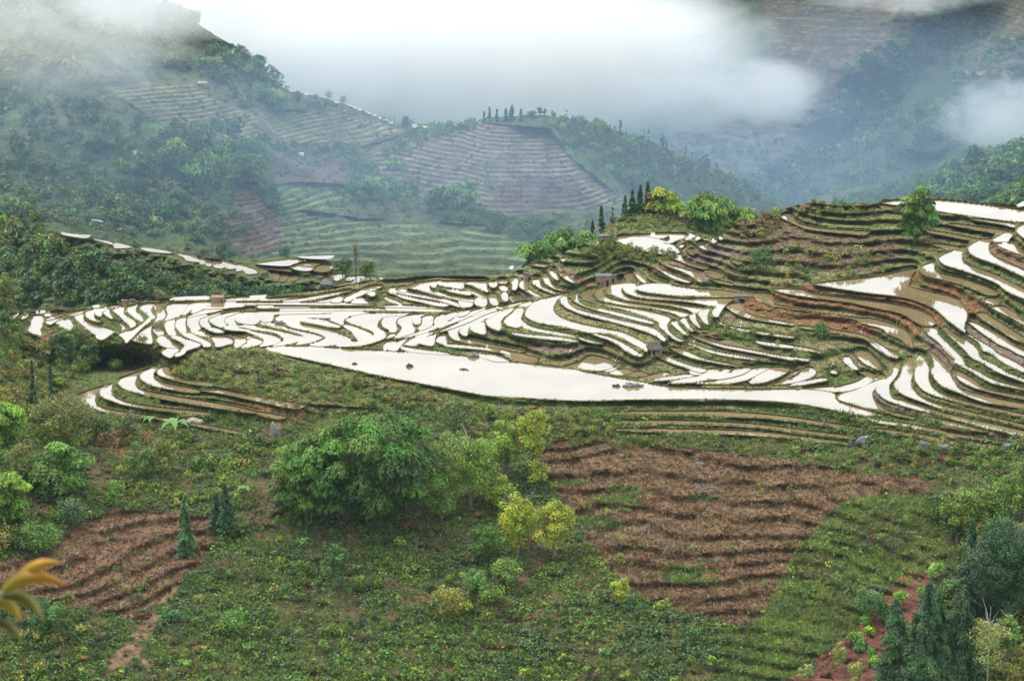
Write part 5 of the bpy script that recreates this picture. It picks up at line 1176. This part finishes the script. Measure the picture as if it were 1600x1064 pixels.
for on_, nm, u, v, w, h, kd, cl, lb, ct, gr, de in TREES:
    if nm == 'birch': plant('birch_tree', on_, u, v, w, h, kd, cl, lb, ct, gr, de, trunk=.007, bark=material('white_bark', color=(.42, .41, .37), noise=((3., .3),)))
    else: plant({'tree': {'conifer': 'conifer_tree', 'broadleaf': 'broadleaf_tree', 'bare': 'bare_tree', 'shrub': 'bush'}.get(kd, nm), 'conifer': 'conifer_tree'}.get(nm, nm), on_, u, v, w, h, kd, cl, lb, ct, gr, de)
# banana plants: arching split leaves on a short stem
def banana(u, v, hpx, label, n=7):
    p = on1(u, v)[0]; s = np.linalg.norm(p - np.array([0, 0, CAMH])) / FPX; h = hpx * s; o = tag(empty('banana_plant', p - np.array([0, 0, .1])), label, 'banana plant')
    mesh_obj('stem', *tube([(0, 0, -.3), (.03 * h, 0, h * .3), (0, 0, h * .5)], [.05 * h, .045 * h, .03 * h], 8), material('banana_stem', color=(.2, .24, .1)), None, o)
    for k in range(n):
        th = k * 2.4 + rng.random(); d = np.array([math.cos(th), math.sin(th), 0]); sd = np.array([-d[1], d[0], 0]); V_ = []
        for j in range(7):
            t = j / 6; c = np.array([0, 0, h * .48]) + d * h * .62 * t + np.array([0, 0, h * (.75 * t - .72 * t * t)]); w = h * .11 * math.sin(math.pi * min(.98, t * .9 + .1)) + .01; V_ += [c - sd * w + (0, 0, w * .35), c, c + sd * w + (0, 0, w * .35)]
        F_ = [(j * 3 + a, j * 3 + a + 1, j * 3 + a + 4, j * 3 + a + 3) for j in range(6) for a in range(2)]; mesh_obj('leaf', V_, F_, M_leaf, np.ones((21, 3)) * np.array([.12, .23, .04]) * (.8 + .5 * rng.random()), o, smooth=True)
banana(272, 688, 46, 'banana plant below the lowest curved paddy'); banana(381, 776, 24, 'small banana plant right of the two dark pines'); banana(1342, 396, 18, 'tiny bright banana plant on the dry brown hill'); banana(235, 668, 24, 'low banana plant on the red earth left of the taller one')
# --- huts, walls, boulders and small things -------------------------------------------------------------
import bmesh
M_mud = material('mud_brick', rough=1., color=(.24, .16, .10), noise=((.8, .25), (5., .25)), bump=(3., .08))
M_mudd = material('weathered_mud', rough=1., color=(.24, .17, .11), noise=((1., .25), (5., .3)), bump=(3., .08))
M_thatch = material('thatch', rough=1., color=(.10, .085, .075), noise=((3., .4),), bump=(6., .15))
M_slate = material('slate_roof', rough=.8, color=(.12, .12, .125), noise=((1.5, .3),))
M_tin = material('tin_roof', rough=.35, spec=.6, color=(.42, .47, .52), noise=((1., .15),))
M_dark = material('opening_shade', rough=1., color=(.012, .011, .01))  # near-black colour standing in for shade inside the hut openings
M_wood = material('old_wood', rough=.9, color=(.13, .1, .075), noise=((4., .3),))
M_rock = material('grey_rock', rough=.9, color=(.17, .165, .15), noise=((.9, .4), (5., .3)), bump=(2.5, .12))
M_rockd = material('wet_rock', rough=.6, color=(.055, .055, .05), noise=((.9, .4), (5., .3)), bump=(2.5, .1))
M_tan = material('tan_rock', rough=.95, color=(.3, .24, .18), noise=((.9, .3),), bump=(2.5, .1))
M_straw = material('straw', rough=.9, color=(.30, .22, .13), noise=((3., .3),))
M_white = material('foam_water', rough=.4, color=(.75, .75, .72))
def bxs(name, boxes, mat, parent, bev=.03, roof=None, jit=.04):
    """boxes: (cx, cy, cz, sx, sy, sz[, yaw]) joined in one mesh"""
    bm = bmesh.new(); rn = random.Random(len(name) + int(abs(boxes[0][3]) * 100))
    for b in boxes:
        r = bmesh.ops.create_cube(bm, size=1.); mt = Matrix.Translation(b[:3]) @ Matrix.Rotation(b[6] if len(b) > 6 else 0, 4, 'Z') @ (Matrix.Rotation(b[7], 4, 'Y') if len(b) > 7 else Matrix()) @ Matrix.Diagonal((*b[3:6], 1))
        bmesh.ops.transform(bm, matrix=mt, verts=r['verts'])
        for v_ in r['verts']: v_.co += Vector((rn.uniform(-jit, jit), rn.uniform(-jit, jit), rn.uniform(-jit, jit)))
    me = bpy.data.meshes.new(name); bm.to_mesh(me); bm.free(); me.materials.append(mat); return link(bpy.data.objects.new(name, me), parent)
def foot(on, u, v):
    p = on(u, v)[0]; return p, np.linalg.norm(p - np.array([0, 0, CAMH])) / FPX
def shed(name, on, u, v, wpx, hpx, yaw, label, cat, wallm, roofm, roofkind, depth=.8, door=(.25, .2, .6), over=.12, rh=.35, openings=(), group=None):
    """four walls with real thickness, near-black slabs painting shade in the openings; front faces -Y before the yaw"""
    p, s = foot(on, u, v); w, h = wpx * s, hpx * s * 1.03; d_ = w * depth; o = tag(empty(name, p), label, cat, group); o.rotation_euler = (0, 0, yaw); hw = h * (1 - rh); t_ = .09 * w
    dx_, dw, dh = door; x0 = -w / 2; a = x0 + w * dx_ - w * dw / 2; b = a + w * dw; zt = hw * dh
    walls = [((x0 + a) / 2, -d_ / 2, hw / 2 - .3, a - x0, t_, hw + .6), ((b - x0) / 2, -d_ / 2, hw / 2 - .3, -x0 - b, t_, hw + .6), ((a + b) / 2, -d_ / 2, (zt + hw) / 2, dw * w, t_, hw - zt),
             (0, d_ / 2, hw / 2 - .3, w, t_, hw + .6), (x0 + t_ / 2, 0, hw / 2 - .3, t_, d_ - t_, hw + .6), (-x0 - t_ / 2, 0, hw / 2 - .3, t_, d_ - t_, hw + .6)]
    bxs('wall', walls, wallm, o); bxs('door', [((a + b) / 2, -d_ / 2 + t_ * .3, zt / 2 - .05, dw * w * .96, t_ * .3, zt)], M_dark, o, jit=0)  # the slab filling the doorway is painted shade
    for ox, oz, ow, oh in openings: bxs('window', [(x0 + w * ox, -d_ / 2 - t_ * .35, hw * oz, w * ow, t_ * .4, hw * oh)], M_dark, o, jit=0)
    W_, D_ = w * (1 + over * 2), d_ * (1 + over * 2)
    if roofkind == 'gable':
        V_ = [(-W_/2,-D_/2,hw*.9),(W_/2,-D_/2,hw*.9),(W_/2,D_/2,hw*.9),(-W_/2,D_/2,hw*.9),(-W_*.36,0,h),(W_*.36,0,h),(-W_/2,-D_/2,hw*1.05),(W_/2,-D_/2,hw*1.05),(W_/2,D_/2,hw*1.05),(-W_/2,D_/2,hw*1.05)]
        F_ = [(0,3,2,1),(0,1,7,6),(1,2,8,7),(2,3,9,8),(3,0,6,9),(6,7,5,4),(8,9,4,5),(7,8,5),(9,6,4)]
        me = bpy.data.meshes.new('roof'); me.from_pydata(V_, [], F_); me.materials.append(roofm); link(bpy.data.objects.new('roof', me), o)
    elif roofkind == 'flat': bxs('roof', [(0, 0, hw + .08 * h, W_, D_, .14 * h)], roofm, o, jit=.06)
    elif roofkind == 'lean': bxs('roof', [(0, 0, hw + .1 * h, W_ * 1.02, D_ * 1.05, .07 * h, 0, .22)], roofm, o)
    return o
shed('mud_hut', on1, 1022, 552, 19, 15, .35, 'small thatched mud hut among the terraces above the long pond', 'hut', M_mud, M_thatch, 'gable', over=.16, rh=.5, door=(.3, .2, .85), openings=((.62, .5, .16, .3),))
shed('brick_hut', on1, 943, 446, 23, 16, -.1, 'square brown brick hut with a flat roof on the ridge path', 'hut', M_mud, M_slate, 'flat', over=.04, rh=.12, door=(.8, .14, .7), openings=((.2, .3, .13, .3), (.42, .28, .1, .22)))
shed('brick_hut', on1, 958, 441, 9, 11, -.1, 'lower brick annex touching the right side of the square flat hut', 'hut', M_mudd, M_slate, 'flat', over=.02, rh=.1, door=(.5, .3, .6))
shed('ruined_hut', on1, 825, 438, 12, 13, .2, 'ruined hut with a dark slanting roof at the left end of the ridge steps', 'hut', M_mud, M_slate, 'lean', over=.1, rh=.3, door=(.6, .3, .7))
shed('field_shelter', on1, 1157, 474, 20, 12, -.1, 'open mud walled shelter beside the rust coloured bank', 'hut', M_mudd, M_wood, 'flat', over=.04, rh=.1, door=(.6, .42, .8))
shed('mud_shed', on1, 943, 381, 15, 13, .3, 'mud shed with slate slab roof at the left of the upper pond', 'hut', M_mudd, M_slate, 'flat', over=.1, rh=.14, door=(.15, .14, .5))
shed('low_pen', on1, 340, 470, 19, 6.5, 0, 'low plastered pen with a bush growing on it behind the braided paddies', 'pen', M_mudd, M_mudd, 'flat', over=.02, rh=.08, door=(.9, .1, .5))
shed('straw_shelter', on1, 249, 515, 14, 8.5, .2, 'dark low straw shelter standing in the braided paddies', 'shelter', M_wood, M_thatch, 'gable', over=.1, rh=.65, door=(.5, .4, .8))
shed('brick_stub', on1, 194, 473, 8, 6, 0, 'orange brick stub left of the thatch heap', 'wall', M_mud, M_mud, 'flat', over=.02, rh=.1, door=(.8, .15, .5))
shed('stilt_house', on3, 153, 355, 13, 12, .4, 'little brick house with a shiny tin roof above the left wood', 'house', M_mud, M_tin, 'lean', over=.14, rh=.3, door=(.3, .3, .6), openings=((.7, .6, .2, .3),))
shed('ruin', on3, 194, 351, 7, 8, .1, 'roofless orange ruin right of the tin roofed house', 'ruin', M_mud, M_mud, 'flat', over=.0, rh=.05, door=(.3, .4, .6))
shed('farmhouse', on3, 405, 250, 11, 8, .2, 'small orange farmhouse at the foot of the left terraces', 'house', M_mud, M_slate, 'gable', over=.1, rh=.35)
shed('farmhouse', on3, 318, 136, 13, 8, -.1, 'tiny orange house high on the misty left hill', 'house', M_mud, M_tan, 'gable', over=.1, rh=.4)
shed('white_hut', on3, 212, 241, 5, 5, 0, 'tiny white hut on the ridge of the left middle hill', 'hut', M_white, M_tin, 'flat', over=.1, rh=.2)
shed('white_hut', on3, 471, 243, 7, 4, 0, 'tiny white roofed hut under the left terraces', 'hut', M_white, M_white, 'flat', over=.1, rh=.3)
shed('brick_hut', on3, 717, 263, 7, 5, 0, 'tiny orange hut halfway up the terraced brown hill', 'hut', M_mud, M_slate, 'flat', over=.1, rh=.2)
shed('field_house', on2, 512, 452, 16, 14, -.2, 'dark field house at the right end of the lower flooded steps', 'house', M_wood, M_slate, 'gable', over=.12, rh=.4)
def rock(name, on, u, v, wpx, hpx, mat, label, cat='rock', seed=0, lobes=((-.06, 0, 1.), (.22, -.05, .7)), group=None, sink=.42):
    p, s = foot(on, u, v); w, h = wpx * s, hpx * s; bm = bmesh.new(); rn = random.Random(seed * 7 + int(u))
    for lx, ly, ls in lobes:
        r = bmesh.ops.create_icosphere(bm, subdivisions=3, radius=.5 * ls)
        for v_ in r['verts']:
            q_ = v_.co * (1 + .75 * (vnoise(np.array([v_.co.x * 5 + seed * 3.1 + lx * 9]), np.array([v_.co.y * 4 + v_.co.z * 5 + u])).item() - .5) * 2 / 1.5); v_.co = Vector((q_.x * w + lx * w, q_.y * w * .7 + ly * w, q_.z * h * 1.25))
    bmesh.ops.translate(bm, verts=bm.verts, vec=(0, 0, h * (.5 - sink))); me = bpy.data.meshes.new(name); bm.to_mesh(me); bm.free(); me.materials.append(mat)
    me.polygons.foreach_set('use_smooth', np.ones(len(me.polygons), bool)); o = link(bpy.data.objects.new(name, me)); o.location = p; return tag(o, label, cat, group)
def pond(u, v): return at_z(np.atleast_1d(u), np.atleast_1d(v), np.zeros(1) - .02)
g_ = 'rocks standing in the flooded fields'
rock('rock', pond, 554, 569, 8, 3.4, M_rockd, 'leftmost flat dark rock in the long pond', seed=1, group=g_)
rock('rock', pond, 640, 573, 8.5, 7, M_rockd, 'pointed dark rock in the long pond, second from the left', seed=2, group=g_)
rock('rock', pond, 724, 577.5, 10, 3.2, M_rockd, 'thin flat dark rock in the long pond, third from the left', seed=3, group=g_)
rock('rock', pond, 731, 579, 3, 1.8, M_rockd, 'tiniest dark stone in the long pond', seed=4, group=g_)
rock('rock', pond, 963, 604, 10, 5.5, M_rockd, 'small round rock touching the big grey one in the pond', seed=5, group=g_)
rock('boulder', pond, 987, 604, 17, 7.5, M_rock, 'largest flat grey rock lying in the long pond', 'boulder', 6, ((-.25, 0, 1.), (.35, 0, .95), (.8, .03, .55)))
rock('rock', lambda u, v: at_z(np.atleast_1d(u), np.atleast_1d(v), np.zeros(1) + Z1[[i for i, p in enumerate(P1) if abs(p[:, 0].min() - 996) < 6 and p[:, 1].min() > 440][0]]), 1068, 455, 6, 2.6, M_rockd, 'small dark rock in the oval paddy on the right', seed=8, group=g_)
rock('rock', on1, 455, 500, 11, 3.4, M_rockd, 'dark rock lying in a braided white paddy', seed=9, group=g_)
rock('rock', on1, 438, 505, 14, 5, M_rock, 'grey rock on the bund of the braided paddies', seed=10)
rock('boulder', on1, 430, 680, 19, 26, M_rock, 'upright grey boulder left of the bamboo', 'boulder', 11)
rock('boulder', on1, 1352, 690, 26, 14, M_rock, 'grey boulder at the right end of the narrow lower paddies', 'boulder', 12)
rock('boulder', on1, 1331, 698, 15, 13, M_rockd, 'dark boulder below and left of the grey one', 'boulder', 13)
rock('boulder', on1, 1443, 700, 15, 16, M_rock, 'left one of two grey boulders in the hedge under the right paddies', 'boulder', 14)
rock('boulder', on1, 1475, 702, 17, 14, M_rock, 'right one of two grey boulders in the hedge under the right paddies', 'boulder', 15)
rock('boulder', on1, 1578, 701, 17, 13, M_rock, 'boulder at the far right under the lowest mud wall', 'boulder', 16)
rock('boulder', on1, 305, 660, 26, 8, M_tan, 'flat tan boulder on the lowest curved paddy', 'boulder', 17)
rock('rock', on1, 1092, 727, 14, 8, M_rock, 'grey stone alone on top of the brown field', seed=18)
rock('rock', on1, 815, 548, 12, 5, M_rock, 'stone in the muddy plot above the pond', seed=19)
rock('rock', on1, 740, 556, 16, 7, M_rock, 'grey stone beside the far bank of the pond', seed=20)
rock('thatch_heap', on1, 208, 472, 18, 11, M_thatch, 'dark rounded thatch heap behind the leftmost paddies', 'heap', 21)
rock('log_pile', on1, 303, 473.5, 19, 3, M_rockd, 'long dark pile of cuttings at the rim of the braided paddies', 'heap', 22)
pts = sample([(1085,752),(1120,756),(1122,770),(1085,768)], 60); bm = bmesh.new()
for q_, p in zip(pts, on1(pts[:, 0], pts[:, 1])): r = bmesh.ops.create_icosphere(bm, subdivisions=1, radius=random.uniform(.12, .32)); bmesh.ops.translate(bm, verts=r['verts'], vec=Vector(p) + Vector((0, 0, .1)))
me = bpy.data.meshes.new('rubble'); bm.to_mesh(me); bm.free(); me.materials.append(M_rock); tag(link(bpy.data.objects.new('rubble', me)), 'patch of grey rubble in the brown field', kind='stuff')
def bundle(u, v, wpx, hpx, label, tilt=.0, n=34, cat='straw bundle'):
    p, s = foot(on1, u, v); w, h = wpx * s, hpx * s; T_ = []
    for k in range(n):
        th = rng.random() * 6.28; r = w * .5 * (.35 + .65 * rng.random()); b = np.array([math.cos(th) * r, math.sin(th) * r * .7, -.05]); tp = np.array([rng.normal() * .06 * w + tilt * h, rng.normal() * .05 * w, h * (.8 + .35 * rng.random())]); T_.append(tube([b, (b + tp) / 2 + np.array([0, 0, .04 * h]), tp], [.045, .04, .02], 4))
    o = mesh_obj('straw_bundle', *join(T_), M_straw); o.location = p; return tag(o, label, cat)
bundle(1046, 868, 32, 26, 'left and widest dry stalk stack leaning together on the brown field'); bundle(1062, 866, 20, 24, 'reddish stalk stack right beside the widest one'); bundle(1092, 846, 26, 22, 'pale dry stalk stack higher up on the right', .15)
bundle(1004, 832, 46, 14, 'low collapsed heap of pale stalks on the brown field', .6, 40); bundle(965, 850, 36, 18, 'rusty heap of stalks at the left rim of the brown field', -.4, 34)
def pole(u, v, hpx, label):
    p, s = foot(on3, u, v); h = hpx * s; o = tag(mesh_obj('utility_pole', *tube([(0, 0, -1), (0, 0, h)], [.22, .16], 7), M_wood), label, 'pole'); o.location = p
pole(610, 196, 14, 'left one of two thin poles in the saddle'); pole(616, 196, 14, 'right one of two thin poles in the saddle')
# trickles of water falling from paddy to paddy
for (u, v, du_, dv_) in ((1159, 502, -2, 9), (1349, 511, -5, 12), (1403, 500, -4, 9), (1447, 484, 1, 8), (1087, 528, -5, 11), (893, 545, -6, 10), (974, 512, -4, 8), (966, 555, -6, 12), (1302, 568, -4, 6), (1510, 662, -2, 5), (70, 545, -6, 16), (1242, 652, 0, 6), (1209, 662, 0, 6)):
    n = 6; tt = np.linspace(0, 1, n); P_ = on1(u + du_ * tt, v + dv_ * tt) + np.array([0, -.12, .1]); V_ = np.concatenate([P_ - np.array([.07, 0, 0]), P_ + np.array([.09, 0, 0]), P_ + np.array([.02, .15, -.3])]); F_ = [(i, i + n, i + n + 1, i + 1) for i in range(n - 1)] + [(i + n, i + 2 * n, i + 2 * n + 1, i + n + 1) for i in range(n - 1)] + [(i + 2 * n, i, i + 1, i + 2 * n + 1) for i in range(n - 1)]
    mesh_obj('water_trickle', V_, F_, M_white)['kind'] = 'structure'
# the sprig close to the camera, lower left
def sprig():
    c0 = at_d(-30, 935, 5.); s = np.linalg.norm(c0 - np.array([0, 0, CAMH])) / FPX; o = tag(empty('leaf_sprig', c0), 'blurred orange and dark green leaves on a twig close to the lens, lower left', 'leaves')
    def P(u, v, d_=0): return at_d(u, v, 5. + d_) - c0
    mesh_obj('twig', *tube([P(-190, 1000, .1), P(-60, 950), P(8, 925), P(24, 902)], [.009, .007, .005, .003], 8), material('twig_bark', color=(.2, .17, .12)), None, o)
    for (a, b, c, w, col, tipc, bow) in (((26, 906), (58, 872), (96, 880), 12, (.36, .22, .015), (.38, .17, .015), -1), ((2, 928), (45, 880), (106, 916), 16, (.20, .17, .015), (.36, .13, .012), -1), ((4, 932), (45, 920), (68, 970), 13, (.035, .05, .008), (.16, .13, .015), 1),
                                         ((-8, 938), (22, 940), (34, 972), 12, (.16, .13, .015), (.3, .2, .02), 1), ((-12, 970), (20, 972), (35, 1004), 10, (.03, .035, .008), (.16, .12, .015), 1), ((-60, 960), (-70, 1000), (-40, 1040), 14, (.1, .1, .015), (.2, .15, .02), 1)):
        n = 14; V_, C_ = [], []
        for i in range(n):
            t = i / (n - 1); uu_, vv_ = [(1 - t) ** 2 * a[k] + 2 * t * (1 - t) * b[k] + t * t * c[k] for k in (0, 1)]; tx, ty = [2 * (1 - t) * (b[k] - a[k]) + 2 * t * (c[k] - b[k]) for k in (0, 1)]; L_ = math.hypot(tx, ty); nx, ny = -ty / L_, tx / L_
            ww = w * .72 * math.sin(math.pi * (.06 + .92 * t) ** .8) + .4
            for q_ in (-1, -.5, 0, .5, 1): V_.append(P(uu_ + nx * ww * q_, vv_ + ny * ww * q_, .02 * abs(q_) + .06 * math.sin(t * 3) * bow)); C_.append(np.array(col) * (1 - t) + np.array(tipc) * t)
        F_ = [(i * 5 + k, i * 5 + k + 1, i * 5 + k + 6, i * 5 + k + 5) for i in range(n - 1) for k in range(4)]; mesh_obj('leaf', V_, F_, M_leaf, np.array(C_), o, smooth=True)
sprig()
# --- air: even haze over everything, and drifting mist between the hills -------------------------------
def box(name, lo, hi, mat):
    (a, b, c), (d_, e, f) = lo, hi
    me = bpy.data.meshes.new(name); me.from_pydata([(a,b,c),(d_,b,c),(d_,e,c),(a,e,c),(a,b,f),(d_,b,f),(d_,e,f),(a,e,f)], [], [(0,3,2,1),(4,5,6,7),(0,1,5,4),(1,2,6,5),(2,3,7,6),(3,0,4,7)])
    me.materials.append(mat); o = bpy.data.objects.new(name, me); COL.objects.link(o); return o
hm = bpy.data.materials.new('haze'); hm.use_nodes = True; t = hm.node_tree; t.nodes.remove(t.nodes['Principled BSDF'])
pv = N(t, 'ShaderNodeVolumePrincipled'); pv.inputs['Color'].default_value = (.46, .60, .74, 1); pv.inputs['Density'].default_value = 4.5e-5; pv.inputs['Anisotropy'].default_value = 0.
t.links.new(pv.outputs[0], t.nodes['Material Output'].inputs['Volume'])
tag(box('haze', (-2600, -400, -242), (2600, 3300, 215), hm), 'pale blue haze filling the valley air', kind='stuff')
def mist(u, v, d_, ru, rv, rd, dens, scale, cut, label, seed=0, edge=.4, top=.8, warp=(1, 1, 1.3), col=(.99, .99, .99, 1), wid=.26):
    c = at_d(u, v, d_); s = np.linalg.norm(c - np.array([0, 0, CAMH])) / FPX
    m = bpy.data.materials.new('mist'); m.use_nodes = True; t = m.node_tree; t.nodes.remove(t.nodes['Principled BSDF']); L = t.links.new
    tc = N(t, 'ShaderNodeTexCoord'); ln = N(t, 'ShaderNodeVectorMath', operation='LENGTH'); L(tc.outputs['Object'], ln.inputs[0])
    g = N(t, 'ShaderNodeNewGeometry'); mp = N(t, 'ShaderNodeMapping'); mp.inputs['Scale'].default_value = warp; mp.inputs['Location'].default_value = (seed * 37., seed * 11., seed * 5.); L(g.outputs['Position'], mp.inputs[0])
    n = N(t, 'ShaderNodeTexNoise', i_Scale=scale, i_Detail=7., i_Roughness=.72, i_Distortion=.6); L(mp.outputs[0], n.inputs['Vector'])
    f = N(t, 'ShaderNodeMapRange'); f.inputs[1].default_value = 1.; f.inputs[2].default_value = .4; f.inputs[3].default_value = -edge; f.inputs[4].default_value = top; L(ln.outputs['Value'], f.inputs[0])
    a = N(t, 'ShaderNodeMath', operation='ADD'); L(n.outputs[0], a.inputs[0]); L(f.outputs[0], a.inputs[1])
    r = N(t, 'ShaderNodeMapRange'); r.inputs[1].default_value = cut; r.inputs[2].default_value = cut + wid; r.inputs[3].default_value = 0; r.inputs[4].default_value = dens; L(a.outputs[0], r.inputs[0])
    p = N(t, 'ShaderNodeVolumePrincipled'); p.inputs['Color'].default_value = col; p.inputs['Anisotropy'].default_value = .2; L(r.outputs[0], p.inputs['Density'])
    L(p.outputs[0], t.nodes['Material Output'].inputs['Volume'])
    bm = __import__('bmesh').new(); __import__('bmesh').ops.create_icosphere(bm, subdivisions=3, radius=1.); me = bpy.data.meshes.new('mist'); bm.to_mesh(me); bm.free(); me.materials.append(m)
    o = bpy.data.objects.new('mist', me); o.location = c; o.scale = (ru * s, rd, rv * s); COL.objects.link(o); tag(o, label, kind='stuff'); return o
mist(790, 75, 1440, 660, 235, 150, .021, .0095, .70, 'thick white cloud bank filling the saddle behind the hills', 1, edge=.45, top=.62, wid=.36)
mist(380, 40, 1500, 440, 200, 120, .018, .010, .66, 'white cloud behind the left summit', 7, edge=.4, top=.6, wid=.36)
mist(70, 20, 930, 480, 250, 60, .022, .012, .66, 'thin grey mist drifting over the left hill', 2, edge=.4, top=.38, wid=.4)
mist(270, -5, 985, 260, 125, 45, .026, .014, .66, 'white mist capping the left summit', 9, edge=.35, top=.5, wid=.36)
mist(1060, 160, 1400, 230, 95, 90, .013, .012, .66, 'soft cloud hem resting behind the wooded right flank of the hill', 10, edge=.35, top=.42, wid=.36)
mist(1575, 185, 1400, 210, 110, 60, .022, .018, .68, 'ragged white wisp low on the right mountain', 3, edge=.3, top=.36, wid=.3)
mist(1400, -15, 1500, 330, 70, 80, .014, .014, .68, 'thin torn cloud across the top of the terraced mountain', 4, edge=.35, top=.36, wid=.36)
mist(1190, 140, 1420, 170, 90, 80, .018, .015, .66, 'trailing cloud edge sinking towards the ravine', 6, edge=.35, top=.42, wid=.34)
mist(420, 280, 900, 1150, 230, 110, .0023, .006, .35, 'faint blue haze hanging over the valley fields', 5, edge=.2, top=.5, col=(.42, .60, .80, 1))  # extra haze volume added to veil the far slopes in blue
mist(1400, 230, 1260, 620, 230, 190, .0012, .004, .35, 'blue air in the ravine under the terraced mountain', 8, edge=.2, top=.5, col=(.40, .58, .80, 1))
